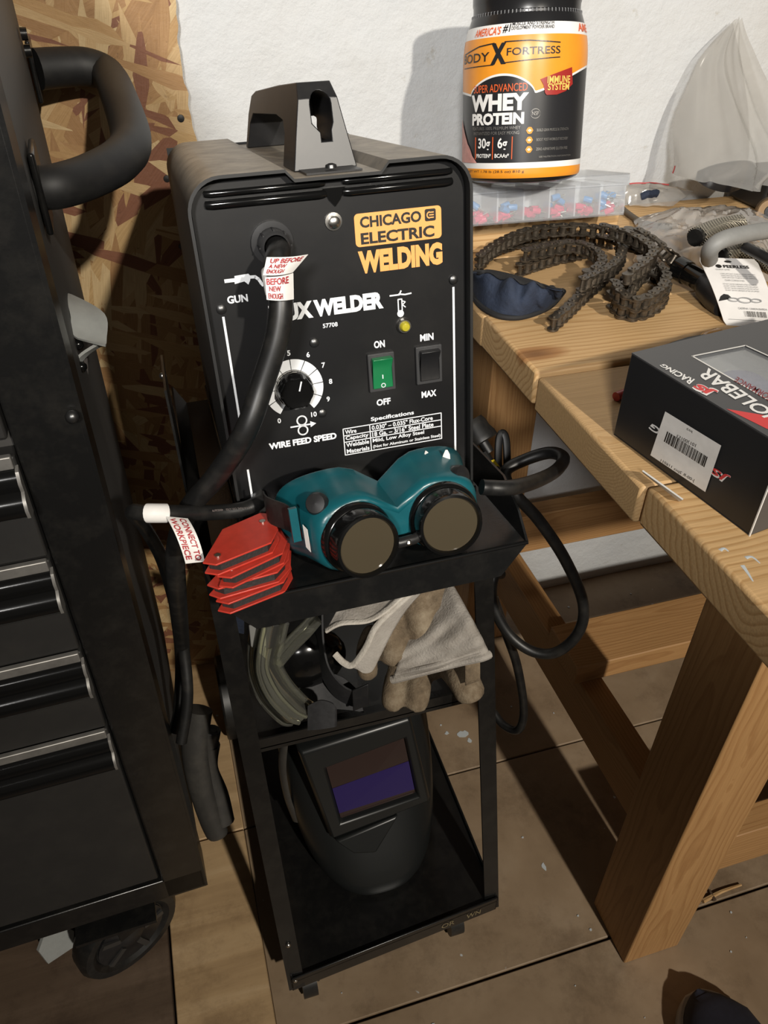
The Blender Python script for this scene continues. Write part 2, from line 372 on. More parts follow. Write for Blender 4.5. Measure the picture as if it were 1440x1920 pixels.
def floor_mat(name, c0, c1, c2, grain=True):
    m, nt, b = nodes(name); L = nt.links.new; tc = nt.nodes.new('ShaderNodeTexCoord')
    mp = N(nt, 'ShaderNodeMapping'); mp.inputs['Scale'].default_value = (2.0, 26.0, 5) if grain else (6, 6, 6); L(tc.outputs['Object'], mp.inputs[0])
    n1 = N(nt, 'ShaderNodeTexNoise', Scale=1.0, Detail=5.0, Roughness=.6, Distortion=.4); L(mp.outputs[0], n1.inputs['Vector'])
    r1 = ramp(nt, [(.3, c0), (.55, c1), (.75, c2)]); L(n1.outputs['Fac'], r1.inputs[0])
    n2 = N(nt, 'ShaderNodeTexNoise', Scale=7.0, Detail=8.0, Roughness=.75); L(tc.outputs['Object'], n2.inputs['Vector'])
    r2 = ramp(nt, [(.3, (.45, .42, .40)), (.5, (.9, .9, .9)), (.7, (1, 1, 1))]); L(n2.outputs['Fac'], r2.inputs[0])
    mx = N(nt, 'ShaderNodeMix', data_type='RGBA', blend_type='MULTIPLY'); mx.inputs[0].default_value = .85; L(r1.outputs[0], mx.inputs[6]); L(r2.outputs[0], mx.inputs[7])
    n3 = N(nt, 'ShaderNodeTexNoise', Scale=38.0, Detail=2.0, Roughness=.5); L(tc.outputs['Object'], n3.inputs['Vector'])
    r3 = ramp(nt, [(.745, (0, 0, 0)), (.77, (1, 1, 1))]); L(n3.outputs['Fac'], r3.inputs[0])
    m3 = N(nt, 'ShaderNodeMix', data_type='RGBA'); L(r3.outputs[0], m3.inputs[0]); L(mx.outputs[2], m3.inputs[6]); m3.inputs[7].default_value = (.55, .58, .60, 1)
    L(m3.outputs[2], b.inputs['Base Color']); b.inputs['Roughness'].default_value = .55
    bp = N(nt, 'ShaderNodeBump', Strength=.3, Distance=.002); L(n1.outputs['Fac'], bp.inputs['Height']); L(bp.outputs['Normal'], b.inputs['Normal'])
    return m
M_['plaster'] = plaster(); M_['osb'] = osb()
M_['floor_ply'] = floor_mat('worn_plywood', (.36, .235, .12), (.50, .34, .18), (.60, .43, .25))
M_['floor_brown'] = floor_mat('brown_stained_shaded_board', (.085, .055, .035), (.12, .08, .052), (.16, .11, .075))  # left sheet: brown stain, deepened by the shade there put into the colour
M_['floor_grey'] = floor_mat('grey_brown_painted_board', (.24, .165, .098), (.32, .23, .145), (.39, .295, .20), False)

# wall
b = MB()
def wallfn(u, v):
    x = -1.7+4.3*u; z = -.02+2.5*v
    return (x, .004*mnoise.noise(V((x*4, 0, z*4)))+.0018*mnoise.noise(V((x*15, 3, z*15))), z)
b.grid(wallfn, 170, 100)
wb = b.build('wall_back', M_['plaster'], ang=180); struct(wb, 'rough white painted plaster wall behind the workbench')
# sheet of OSB fixed over the left end of that wall, sawn and ragged at its right edge
b = MB(); edge = []
z = 0.0
while z < 2.45:
    edge.append((-.2715+.0045*mnoise.noise(V((0, 5, z*55)))+.006*mnoise.noise(V((9, 0, z*9))), z)); z += .006
b.prism([(-1.7, 0.0), *edge, (-1.7, 2.45)], -.0005, .0135, Matrix(((1, 0, 0, 0), (0, 0, -1, 0), (0, 1, 0, 0), (0, 0, 0, 1))))
wl_ = b.build('wall_left', M_['osb'], smooth=False); struct(wl_, 'strand board sheet covering the left end of the wall, ragged sawn edge')
for (a, c) in [(339, 222), (313, 335), (341, 462)]:
    p = px(a, c, Y=-.0135)
    q = MB(); q.lathe([(.0001, 0), (.0045, 0), (.0042, .0012), (.001, .0016)], 14, TM(p, (math.pi/2, 0, 0))); q.build('screw', M_['darkmetal'], wl_)
# floor: sub-floor slab with the boards laid on it
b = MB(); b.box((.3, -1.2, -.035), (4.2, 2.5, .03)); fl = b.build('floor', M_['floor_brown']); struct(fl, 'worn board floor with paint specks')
S = -.4885
rows = [(0.0, -.3835, 'floor_grey'), (-.3865, -.7035, 'floor_grey'), (-.7075, -2.4, 'floor_grey')]
g = .0035
def fboard(x0, x1, y0, y1, m, dz=0):
    q = MB(); q.box(((x0+x1)/2, (y0+y1)/2, -.01+dz/2), (x1-x0, abs(y1-y0), .02+dz))
    q.build('floor_board', M_[m], fl, bevel=.0015)
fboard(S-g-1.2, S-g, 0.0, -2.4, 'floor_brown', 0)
fboard(S, -.3605, -.0, -.3835, 'floor_ply'); fboard(S, -.3605, -.3865, -2.4, 'floor_ply')
for y0, y1, m in rows: fboard(-.36, 2.3, y0, y1, m)
# paint specks and chips lying about
q = MB(); rr = random.Random(3)
for _ in range(90):
    x, y = rr.uniform(-.3, .9), rr.uniform(-1.0, -.05); r = rr.choice([.001, .0015, .002, .003])
    q.prism([(x+r*rr.uniform(.5, 1.2)*math.cos(k*math.pi/3), y+r*rr.uniform(.5, 1.2)*math.sin(k*math.pi/3)) for k in range(6)], .0002, .0012)
for (a, c, r) in [(868, 1376, .011), (880, 1388, .006), (838, 1375, .004), (1020, 1625, .006)]:
    p = px(a, c, z=0); q.prism([(p.x+r*rr.uniform(.4, 1.2)*math.cos(k*math.pi/5), p.y+r*rr.uniform(.4, 1.2)*math.sin(k*math.pi/5)) for k in range(10)], .0002, .0007)
M_['paintchip'] = mat('pale_paint', (.52, .56, .58), .6)
ch = q.build('paint_specks', M_['paintchip'], None, smooth=False); tag(ch, 'pale paint specks and chips scattered over the floor boards', 'paint specks'); ch['kind'] = 'stuff'
# splinters of wood by the bench leg
for i, (pts, lab) in enumerate([([(1318, 1690), (1352, 1672), (1390, 1659)], 'thin pale wood splinter beside the front bench leg, longer one'), ([(1340, 1688), (1330, 1668)], 'short dark bark sliver beside the front bench leg')]):
    P = [px(a, c, z=.004) for a, c in pts]; q = MB(); q.tube(spline(P, 4), lambda u: .0035*(1-.5*u), 5)
    o = q.build('wood_splinter', M_['pine'] if i == 0 else M_['floor_brown']); set_origin(o, (P[0].x, P[0].y, 0)); tag(o, lab, 'splinter')

# ================================================================== WORKBENCH
H = .828
def plank(name, size, c, m, parent, rot=(0, 0, 0), bev=.002):
    """lumber: size along its own length x, width y, thickness z"""
    q = MB(); q.box((0, 0, 0), size)
    o = q.build(name, M_[m], None, bevel=bev)
    o.parent = parent
    if parent.name in ROOTM: o.matrix_parent_inverse = ROOTM[parent.name]
    o.matrix_basis = TM(c, rot); return o
bench = thing('workbench', 'pale pine workbench of thick boards on square legs beside the welder', 'workbench', (.6, -.43, 0))
for y0, y1, zt, x0, m in [(-.004, -.168, .8255, .002, 'pine'), (-.171, -.3405, .8265, .001, 'pine_fine'), (-.3425, -.4805, .8285, 0, 'pine'), (-.4825, -.676, .8235, .0015, 'pine_fine'), (-.678, -.868, .8255, .004, 'pine')]:
    plank('top_board', (1.45, abs(y1-y0), .038), (x0+.725, (y0+y1)/2, zt-.019), m, bench, bev=.0035)
UPR = (0, -math.pi/2, 0)
zt = .786
for x, y in [(.175, -.699), (.175, -.065), (1.2, -.699), (1.2, -.065)]:
    plank('leg', (zt, .089, .089), (x, y, zt/2), 'pine_leg', bench, UPR)
plank('side_rail', (.545, .038, .089), (.187, -.382, .218), 'pine_leg', bench, (0, 0, math.pi/2))
plank('side_rail', (.545, .038, .089), (1.187, -.382, .218), 'pine_leg', bench, (0, 0, math.pi/2))
plank('shelf_rail', (1.10, .089, .038), (.157+.55, -.4055, .281), 'pine_leg', bench)
plank('back_rail', (.93, .038, .089), (.69, -.081, .26), 'pine_leg', bench)
for pts in ([(1392, 1060), (1402, 1074), (1412, 1090)], [(1398, 1046), (1410, 1044), (1425, 1056)], [(1350, 1032), (1358, 1028), (1366, 1034)]):
    q = MB(); q.tube([V((p.x, p.y, .8256)) for p in spline([px(a, c, z=.8256) for a, c in pts], 4)], lambda u: .0016*(1-.7*u), 6, flat=.15); q.build('paint_mark', M_['paintchip'], bench)
plank('front_rail', (.93, .038, .089), (.69, -.685, .155), 'pine_leg', bench)
# ================================================================== WELDER (local frame: x right, y back, z up on the tilted case)
WO = V((-.2152, -.5569, .9622)); WX = V((.9997, -.0053, .0231)); WU = V((-.0220, .1567, .9874)); WN = V((-.0088, -.9876, .1565))
WX.normalize(); WY = (-WN - WX*WX.dot(-WN)).normalized(); WZ = WX.cross(WY)
WM = frame(WO, WX, WY, WZ); WI = WM.inverted()
def wpx(x, y, d=0.0):
    """pixel met with the plane y=d of the welder frame -> local point"""
    c = WI @ CAM; r = WI.to_3x3() @ (px(x, y, zc=1)-CAM); return c + r*((d-c.y)/r.y)
def W2(p): return WM @ V(p)
welder = thing('flux_welder', 'black flux welder with orange brand plate and dusty top, on the cart', 'welder', M=WM @ Matrix.Translation((0, .17, -.186)), local=True)
LOC = Matrix.Translation((0, -.17, .186))   # part coordinates use the panel frame
def wp(b, name, m, parent=welder, **kw):
    if parent is welder: b.v = [(LOC @ V(p))[:] for p in b.v]
    else: b.v = [(LOC @ V(p))[:] for p in b.v]
    return b.build(name, m, parent, **kw)
HW, TOP, BOT, DB = .1015, .0892, -.178, .355
# --- case: folded sheet with rounded shoulders and a sunk channel along the top
def case_ring(inset, ch):
    hw = HW-inset; tp = TOP-inset; r = .024-inset*.8; pts = [(-hw, BOT)]
    for k in range(9): a = math.radians(180-90*k/8); pts.append((-hw+r+r*math.cos(a), tp-r+r*math.sin(a)))
    c0, c1, cd = -.0275, .0335, .0065
    pts += [(c0-.006, tp), (c0, tp-cd), (c1, tp-cd), (c1+.006, tp)]
    for k in range(9): a = math.radians(90-90*k/8); pts.append((hw-r+r*math.cos(a), tp-r+r*math.sin(a)))
    pts.append((hw, BOT)); return pts
outr, inr = case_ring(0, 1), case_ring(.0022, 1)
b = MB(); n = len(outr)
for ya, yb in ((-.010, DB),):
    vs = [(x, y, z) for y in (ya, yb) for (x, z) in outr]+[(x, y, z) for y in (ya, yb) for (x, z) in inr]
    fs = []
    for i in range(n-1):
        fs.append((i, n+i, n+i+1, i+1)); fs.append((2*n+i, 2*n+i+1, 3*n+i+1, 3*n+i))
        fs.append((i, i+1, 2*n+i+1, 2*n+i)); fs.append((n+i, 3*n+i, 3*n+i+1, n+i+1))
    fs += [(0, 2*n, 3*n, n), (n-1, 2*n-1, 4*n-1, 3*n-1)]
    b.add(vs, fs)
wp(b, 'case', M_['dusty'])
# front panel (slightly recessed), top ribs with their centre notch
b = MB(); b.prism([(-HW+.0025, BOT+.002), (HW-.0025, BOT+.002), *[p for p in case_ring(.003, 1)[::-1][1:-1]]], -.004, 0, Matrix(((1, 0, 0, 0), (0, 0, -1, .0), (0, 1, 0, 0), (0, 0, 0, 1))))
panel = wp(b, 'front_panel', M_['blk_panel'])
for zz, rr_ in ((.0775, .0022), (.0705, .0028)):
    for x0, x1 in ((-.088, -.006), (.008, .088)):
        b = MB(); b.tube([(x0, -.0003, zz), (x0+.004, -.0022, zz), (x1-.004, -.0022, zz), (x1, -.0003, zz)], rr_, 10); wp(b, 'rib', M_['blk_gloss'], panel)
b = MB(); b.prism([(-.007, .074), (.009, .074), (.005, .066), (.001, .0615), (-.003, .066)], 0, .0016, Matrix(((1, 0, 0, 0), (0, 0, -1, 0), (0, 1, 0, 0), (0, 0, 0, 1)))); wp(b, 'rib_notch', M_['blk_gloss'], panel)
b = MB(); b.box((0, .17, BOT-.002), (2*HW+.004, DB+.012, .008)); wp(b, 'base_pan', M_['blk_metal'], bevel=.0015)
b = MB(); b.box((0, DB-.002, -.045), (2*HW-.006, .004, .26)); wp(b, 'rear_panel', M_['blk_panel'])
for sx in (-1, 1):
    for yy in (.03, .31): b = MB(); b.lathe([(.009, -.1895), (.010, -.186), (.010, -.181)], 14, Matrix.Translation((sx*.08, yy, .0))); wp(b, 'rubber_foot', M_['blk_rubber'])
# --- handle: bridge with wide front foot and keyhole opening
prof = [(.030, 0), (.038, .046), (.050, .056), (.13, .0545), (.26, .050), (.287, .046), (.302, .030), (.306, 0), (.292, 0), (.286, .022), (.270, .031), (.13, .034), (.095, .031), (.082, .022), (.078, 0)]
def hw_at(z): return lerp(.0235, .0125, min(1, z/.055))
b = MB(); n = len(prof); hz = TOP-.0062; cx = .003
vs = [(cx-hw_at(z), y, hz+z) for y, z in prof]+[(cx+hw_at(z), y, hz+z) for y, z in prof]
b.add(vs, [tuple(range(n-1, -1, -1)), tuple(range(n, 2*n))]+[(i, (i+1) % n, n+(i+1) % n, n+i) for i in range(n)])
XZ = Matrix(((1, 0, 0, 0), (0, 0, 1, 0), (0, 1, 0, 0), (0, 0, 0, 1)))   # poly xy -> xz, height -> y
key = MB(); kx = cx+.0015
kp = [(kx-.0075, hz+.030), (kx-.0075, hz+.042)]+[(kx+.0075*math.cos(math.radians(180-20*i)), hz+.042+.0085*math.sin(math.radians(180-20*i))) for i in range(1, 9)]+[(kx+.0075, hz+.042), (kx+.0075, hz+.030), (kx+.0055, hz+.025), (kx+.0055, hz+.018), (kx-.002, hz+.018), (kx-.002, hz+.024)]
key.prism(kp, .0, .105, XZ)
me = booldiff(b, key); me.transform(LOC)
hd = from_mesh(me, 'handle', M_['blk_plastic'], welder, ang=30, bevel=.0012)
b = MB(); b.box((cx, .018, hz+.0006), (.040, .034, .0012)); wp(b, 'foot_plate', M_['blk_plastic'], hd)
b = MB(); b.box((cx, .308, hz+.0012), (.030, .022, .0024)); wp(b, 'foot_plate', M_['blk_plastic'], hd)
b = MB(); b.lathe([(.0001, .0), (.0045, 0), (.004, .002), (.0015, .003)], 14, Matrix.Translation((cx, .012, hz+.0024))); wp(b, 'screw', M_['darkmetal'], hd)
# --- fixings
FR = Matrix(((1, 0, 0, 0), (0, 0, -1, 0), (0, 1, 0, 0), (0, 0, 0, 1)))   # poly xy -> panel plane, height towards viewer
def on_panel(b, x, z, h=0): return Matrix.Translation((x, -h, z)) @ FR
def padd(name, b, x, z, m, parent=panel, h=.0003, **kw):
    M = on_panel(b, x, z, h); b.v = [(M @ V(p))[:] for p in b.v]; return wp(b, name, m, parent, **kw)
for x, z in ((-.0891, 0), (.0891, 0), (-.024, -.0339), (-.0235, -.0916)):
    b = MB(); b.lathe([(.0036, 0), (.0034, .0015), (.002, .0024), (.0003, .0026)], 14); padd('screw', b, x, z, M_['darkmetal'])
b = MB(); b.lathe([(.0062, 0), (.0062, .001), (.0045, .0012), (.0042, .0038), (.003, .0048), (.0003, .0051)], 18); padd('bolt', b, -.0012, .0515, M_['chrome'])
# --- printed lettering
def ptext(s, x, z, w=None, h=None, m='white', fat=.0, hh=.0004, name='lettering', **kw): return padd(name, text_mesh(s, w, h, fat, 0, **kw), x, z, M_[m], h=hh)
b = MB(); b.prism(rrect(-.0331, .0331, -.0115, .0115, .003), 0, .0004); padd('brand_plate', b, .0471, .0434, M_['orange'], h=.0001)
M_['print_black'] = mat('black_print', (.012, .010, .008), .5)
ptext('CHICAGO', .0413, .0488, .0465, .0078, 'print_black', .034, .0008)
ptext('ELECTRIC', .0462, .0375, .0565, .0082, 'print_black', .034, .0008)
b = MB(); b.prism(rrect(-.0042, .0042, -.0042, .0042, .0012), 0, .0003); padd('brand_mark', b, .0716, .0490, M_['print_black'], h=.0006)
b = MB()
for zz in (-.0018, 0, .0018): b.add([(v[0], v[1]+zz, .0) for v in [(-.001, -.0004), (.0026, -.0004), (.0026, .0004), (-.001, .0004)]] and [(-.001, zz-.0004, 0), (.0026, zz-.0004, 0), (.0026, zz+.0004, 0), (-.001, zz+.0004, 0)], [(0, 1, 2, 3)])
for k in range(8):
    a0, a1 = math.radians(90+180*k/8), math.radians(90+180*(k+1)/8)
    b.add([(-.0005+r_*math.cos(a), r_*math.sin(a), 0) for r_, a in ((.0017, a0), (.0026, a0), (.0026, a1), (.0017, a1))], [(0, 1, 2, 3)])
padd('brand_mark', b, .0716, .0490, M_['orange'], h=.0011)
ptext('WELDING', .0478, .0208, .0655, .0165, 'orange', .06)
ptext('FLUX WELDER', -.0115, -.0085, .0875, .0128, 'white', .06)
ptext('57708', -.0104, -.0222, .0115, .0034, 'white', .02)
ptext('GUN', -.0765, .0058, .0148, .0055, 'white', .035)
ptext('ON', .0271, -.0424, .0088, .0058, 'white', .035); ptext('OFF', .0277, -.0905, .0118, .0056, 'white', .035)
ptext('MIN', .0662, -.0422, .0112, .0056, 'white', .035); ptext('MAX', .0666, -.0898, .0128, .0056, 'white', .035)
ptext('WIRE FEED SPEED', -.0414, -.1130, .0555, .0056, 'white', .045)
ptext('Specifications', .0345, -.1044, .0370, .0046, 'white', .025)
# specification table
T0, T1, TZ = -.0078, .0768, [-.1084, -.1146, -.1203, -.1318]
b = MB()
for zz in TZ: b.add(*[(lambda q: (q.v, q.f))(stroke([(T0, zz), (T1, zz)], .0008))][0])
for xx in (T0, .0147, T1): b.add(*[(lambda q: (q.v, q.f))(stroke([(xx, TZ[0]), (xx, TZ[-1])], .0008))][0])
padd('table_rule', b, 0, 0, M_['white'], h=.0004)
for s, x0, zz, h_, w_ in [('Wire', -.0063, -.1115, .0037, .0095), ('Capacity', -.0063, -.1174, .0043, .0195), ('Weldable', -.0063, -.1231, .0038, .0195), ('Materials', -.0063, -.1288, .0038, .0195),
                          ('0.030" \u2013 0.035" Flux-Core', .0163, -.1115, .0040, .0530), ('18 Ga. \u2013 3/16" Steel Plate', .0163, -.1174, .0042, .0535),
                          ('Mild, Low Alloy Steel', .0163, -.1235, .0043, .0450), ('(Not for Aluminum or Stainless Steel)', .0163, -.1289, .0034, .0595)]:
    ptext(s, x0+w_/2, zz, w_, h_, 'white', .022)
# ruled lines down both sides
for x, z0, z1 in ((-.0886, -.0060, -.1010), (-.0886, -.1300, -.1620), (.0891, -.0060, -.1620)):
    padd('side_line', stroke([(x, z0), (x, z1)], .0017), 0, 0, M_['white'], h=.0003)
# gun pictogram
b = MB()
b.prism([(-.0135, .0015), (-.006, .0015), (-.006, .003), (.004, .0035), (.0055, .0015), (.0045, -.0015), (.003, -.004), (.0005, -.0015), (-.0065, -.0025), (-.0065, -.001), (-.0135, -.001)], 0, .0002)
b2 = stroke([(.0045, .001), (.0085, .0008), (.0108, -.0012), (.0122, -.004), (.0135, -.0058)], .0022); b.add(b2.v, b2.f); padd('pictogram', b, -.0703, .0190, M_['white'])
# thermal pictogram
b = MB()
for pl, ww in [([(-.0085, 0), (-.001, 0), (.0005, .0028)], .0011), ([(-.0015, .0005), (.0035, -.0004), (.0085, 0)], .0011), ([(-.0022, -.0035), (-.0022, -.0125)], .0009), ([(.0008, -.0035), (.0008, -.0125)], .0009), ([(-.0022, -.0035), (.0008, -.0035)], .0009), ([(.0012, -.005), (.0035, -.006), (.0012, -.008), (.0035, -.010)], .0008)]:
    s_ = stroke(pl, ww); b.add(s_.v, s_.f)
b.prism(circle(.0027, 14, (-.0007, -.0145)), 0, .0001); padd('pictogram', b, .0462, -.0062, M_['white'])
# wire feed pictogram: two rollers and an arrow
b = MB()
for zz in (.0042, -.0042): s_ = stroke([(p[0], p[1]+zz) for p in circle(.0038, 20)+circle(.0038, 20)[:1]], .0012); b.add(s_.v, s_.f)
s_ = stroke([(-.0095, 0), (.0072, 0)], .0012); b.add(s_.v, s_.f); b.prism([(.0065, .0026), (.0112, 0), (.0065, -.0026)], 0, .0001)
padd('pictogram', b, -.0404, -.0995, M_['white'])
# --- wire speed dial
KX, KZ = -.0436, -.0677
b = MB()
for k in range(10):
    a0 = 237-291*k/10; a1 = 237-291*(k+1)/10
    for j in range(5):
        p0, p1 = math.radians(lerp(a0-.9, a1+.9, j/5)), math.radians(lerp(a0-.9, a1+.9, (j+1)/5))
        b.add([(r_*math.cos(a), r_*math.sin(a), 0) for r_, a in ((.0150, p0), (.0233, p0), (.0233, p1), (.0150, p1))], [(0, 1, 2, 3)])
padd('dial_scale', b, KX, KZ, M_['white'])
for k in range(11):
    a = math.radians(240-297*k/10); r_ = .0285
    padd('lettering', text_mesh(str(k), None, .0042, .025, 0), KX+r_*math.cos(a)*(1.03 if k < 10 else .86), KZ+r_*math.sin(a), M_['white'], h=.0004)
b = MB(); nk = 24
b.loft([[(r_*(1+fl*.05*math.cos(6*2*math.pi*k/nk))*math.cos(2*math.pi*k/nk), r_*(1+fl*.05*math.cos(6*2*math.pi*k/nk))*math.sin(2*math.pi*k/nk), z) for k in range(nk)] for r_, z, fl in ((.0148, 0, 0), (.0148, .003, 0), (.0138, .0045, 1), (.0125, .014, 1), (.0108, .0155, .4), (.0003, .0156, 0))])
kn = padd('dial_knob', b, KX, KZ, M_['blk_gloss'], welder)
padd('pointer', stroke([(.0018, .003), (.0040, .0100)], .0011), KX, KZ, M_['white'], kn, h=.0161)
b = MB(); b.lathe([(.0146, .0008), (.0150, .0014), (.0140, .0044), (.0143, .0044)], 28, caps=False); padd('skirt_ring', b, KX, KZ, M_['chrome'], kn)
# --- rocker switches
M_['green'] = mat('green_rocker', (.010, .16, .055), .28)
M_['sw_grey'] = mat('switch_bezel', (.035, .035, .036), .45)
def rocker(x, z, m, mk, name):
    b = MB(); b.prism(rrect(-.0109, .0109, -.0157, .0157, .001), 0, .0028)
    body = padd(name, b, x, z, M_['sw_grey'], welder, bevel=.0006)
    b = MB(); pts = [(-.0125, .0026), (-.0125, .0048), (.0030, .0034), (.0125, .0088), (.0130, .0026)]
    b.add([(sx*.0082, y, h_) for sx in (-1, 1) for y, h_ in pts], [(4, 3, 2, 1, 0), (5, 6, 7, 8, 9)]+[(i, (i+1) % 5, 5+(i+1) % 5, 5+i) for i in range(5)])
    rk = padd('rocker', b, x, z, m, body, bevel=.0007)
    if mk:
        s_ = stroke([(0, -.0015), (0, .0015)], .0008); padd('mark', s_, x, z-.0030, M_['white'], rk, h=.0047)
        c = circle(.0016, 16); s_ = stroke(c+c[:1], .0007); padd('mark', s_, x, z-.0100, M_['white'], rk, h=.0052)
rocker(.0272, -.0646, M_['green'], True, 'power_switch'); rocker(.0668, -.0643, M_['blk_plastic'], False, 'range_switch')
b = MB(); b.lathe([(.0062, 0), (.0062, .001), (.0050, .0030), (.0042, .0030), (.0042, .001)], 22); ld_ = padd('indicator_bezel', b, .0477, -.0303, M_['chrome'], welder)
M_['amber'] = mat('yellow_lens', (.42, .36, .03), .15); b = MB(); b.lathe([(.0041, .0008), (.0041, .004), (.0030, .0060), (.0003, .0068)], 18); padd('indicator_lens', b, .0477, -.0303, M_['amber'], ld_)
# --- gun cable with strain relief
gx, gz = -.0467, .0417
b = MB(); b.lathe([(.0150, 0), (.0150, .0025), (.0125, .004), (.0112, .005), (.0105, .018), (.0085, .021), (.0085, .005)], 26)
sr = padd('cable_gland', b, gx, gz, M_['sw_grey'], welder)
for k in range(8): a = 2*math.pi*k/8; b = MB(); b.box((.0108*math.cos(a), .0108*math.sin(a), .0115), (.0012, .0012, .012)); padd('gland_rib', b, gx, gz, M_['blk_plastic'], sr)
gpath = [(gx, 0, gz), (gx+.001, -.022, gz-.002), wpx(516, 500, -.046), wpx(527, 560, -.056), wpx(520, 630, -.060), wpx(492, 720, -.062), wpx(460, 810, -.066), wpx(408, 890, -.048), wpx(354, 955, -.022), wpx(330, 1030, -.008), wpx(332, 1110, .020)]
gpath = [V(p) for p in gpath]
tail = [WI @ px(342, 1230, zc=.87), WI @ px(338, 1330, zc=.89), WI @ px(330, 1368, zc=.90)]
b = MB(); b.tube(spline(gpath+tail, 8), .0082, 16); gc = wp(b, 'gun_cable', M_['blk_rubber'])
# warning tag wrapped round the cable: sleeve plus standing flag
M_['tag'] = mat('white_tag', (.74, .72, .69), .55, vary=.06, scale=90); M_['red_print'] = mat('red_print', (.38, .022, .030), .55)
b = MB(); pa = [V(p) for p in spline([gpath[1], gpath[2], gpath[3]], 8)]; b.tube(pa[9:15], .0094, 18, caps=False)
tg = wp(b, 'warning_tag', M_['tag'], solid=.0004)
f0, f1, f2, f3 = wpx(497, 521, -.062), wpx(551, 489-6, -.062), wpx(577, 480, -.060), wpx(500, 478, -.062)
def flag(u, v):
    lo = V(wpx(493, 516, -.066)).lerp(wpx(549, 511, -.058), u); hi = V(wpx(500, 482, -.060)).lerp(wpx(578, 477, -.050), u)
    p = lo.lerp(hi, v); return p + V((0, -.004*math.sin(math.pi*u), 0))
b = MB(); b.grid(flag, 10, 4, thick=.0004); fg = wp(b, 'tag_flag', M_['tag'], tg)
def on_flag(s, u0, u1, v0, v1, fn, parent, m='red_print', lift=.0010):
    t = text_mesh(s, 1, 1, .02, 0); t.v = [tuple(V(fn(lerp(u0, u1, p[0]+.5), lerp(v0, v1, p[1]+.5)))+V((0, -lift, .0003))) for p in t.v]; return wp(t, 'lettering', M_[m], parent)
on_flag('UP BEFORE', .10, .92, .66, .92, flag, fg); on_flag('A NEW', .10, .56, .38, .60, flag, fg); on_flag('ENOUGH', .08, .58, .10, .32, flag, fg)
def flag2(u, v):
    lo = V(wpx(500, 562, -.0685)).lerp(wpx(551, 561, -.0625), u); hi = V(wpx(497, 520, -.0660)).lerp(wpx(550, 512, -.0600), u); return lo.lerp(hi, v)+V((0, -.0035*math.sin(math.pi*u), 0))
b = MB(); b.grid(flag2, 10, 4, thick=.0004); fg2 = wp(b, 'tag_flag', M_['tag'], tg)
on_flag('BEFORE', .03, .80, .66, .94, flag2, fg2); on_flag('NEW', .10, .50, .38, .60, flag2, fg2); on_flag('ENOUGH', .06, .56, .06, .30, flag2, fg2)
# --- ground cable running off to the left, with its sleeve and hanging tag
gp = [wpx(488, 930, .0), wpx(484, 942, -.018), wpx(455, 955, -.024), wpx(400, 961, -.030), wpx(320, 962, -.046), wpx(272, 962, -.046), wpx(250, 962, -.02)]
gp = [V(p) for p in gp] + [WI @ px(272, 990, zc=.70), WI @ px(308, 1060, zc=.76), WI @ px(338, 1180, zc=.83), WI @ px(352, 1300, zc=.85), WI @ px(340, 1392, zc=.86)]
gsp = spline(gp, 8)
b = MB(); b.tube(gsp, .0062, 14); gnd = wp(b, 'ground_cable', M_['blk_rubber'])
b = MB(); b.tube(gsp[33:40], .0072, 16); sl = wp(b, 'cable_sleeve', M_['tag'], gnd)
def flag3(u, v):
    a = V(wpx(311, 968, -.0545)).lerp(wpx(352, 972, -.0515), u); c = V(wpx(348, 1057, -.072)).lerp(wpx(384, 1053, -.072), u)
    m_ = V(wpx(333, 1003, -.074)).lerp(wpx(374, 1003, -.074), u); t = 1-v
    return a*(1-t)**2+m_*2*t*(1-t)+c*t*t
b = MB(); b.grid(flag3, 6, 10, thick=.0004); fg3 = wp(b, 'workpiece_tag', M_['tag'], gnd)
def on_flag3(s, u0, u1, t0, t1):   # reads downwards
    t = text_mesh(s, 1, 1, .02, 0); t.v = [tuple(V(flag3(lerp(u0, u1, p[1]+.5), 1-lerp(t0, t1, p[0]+.5)))+V((0, -.0010, .0003))) for p in t.v]; wp(t, 'lettering', M_['red_print'], fg3)
on_flag3('CONNECT TO', .56, .86, .02, .96); on_flag3('WORKPIECE', .10, .40, .03, .93)
t = text_mesh('INDUSTRIAL CO., LTD.   40022679', .055, .0020, .01, 0)
c0, c1 = V(wpx(472, 951, -.0330)), V(wpx(398, 957, -.0435)); t.v = [tuple(c0.lerp(c1, p[0]/.055+.5)+V((0, -.0012, -p[1]+.0005))) for p in t.v]; wp(t, 'lettering', M_['alum'], gnd)
# --- power cord: loop out to the right, down beside the cart and back up
cp = [px(903, 913, zc=.628), px(916, 914, zc=.630), px(960, 914, zc=.640), px(1010, 900, zc=.69), px(1045, 880, zc=.77), px(1056, 858, zc=.79), px(1030, 849, zc=.81), px(985, 862, zc=.82), px(948, 884, zc=.82), px(960, 920, zc=.82), px(1010, 975, zc=.84), px(1060, 1050, zc=.87), px(1093, 1130, zc=.90), px(1085, 1185, zc=.92), px(1045, 1222, zc=.94), px(1000, 1222, zc=.95), px(955, 1190, zc=.95), px(925, 1135, zc=.94), px(925, 1085, zc=.93), px(940, 1075, zc=.94)]
b = MB(); b.tube([WI @ p for p in spline(cp, 8)], .0066, 14); wp(b, 'power_cord', M_['blk_rubber'])
cp2 = [px(925, 1120, zc=.96), px(948, 1185, zc=.99), px(970, 1250, zc=1.03), px(982, 1330, zc=1.08), px(972, 1368, zc=1.10), px(945, 1360, zc=1.12), px(925, 1335, zc=1.13)]
b = MB(); b.tube([WI @ p for p in spline(cp2, 8)], .0060, 12); wp(b, 'power_cord_tail', M_['blk_rubber'])
pl = [px(882, 790, zc=.86), px(905, 828, zc=.86)]; d = (pl[1]-pl[0])
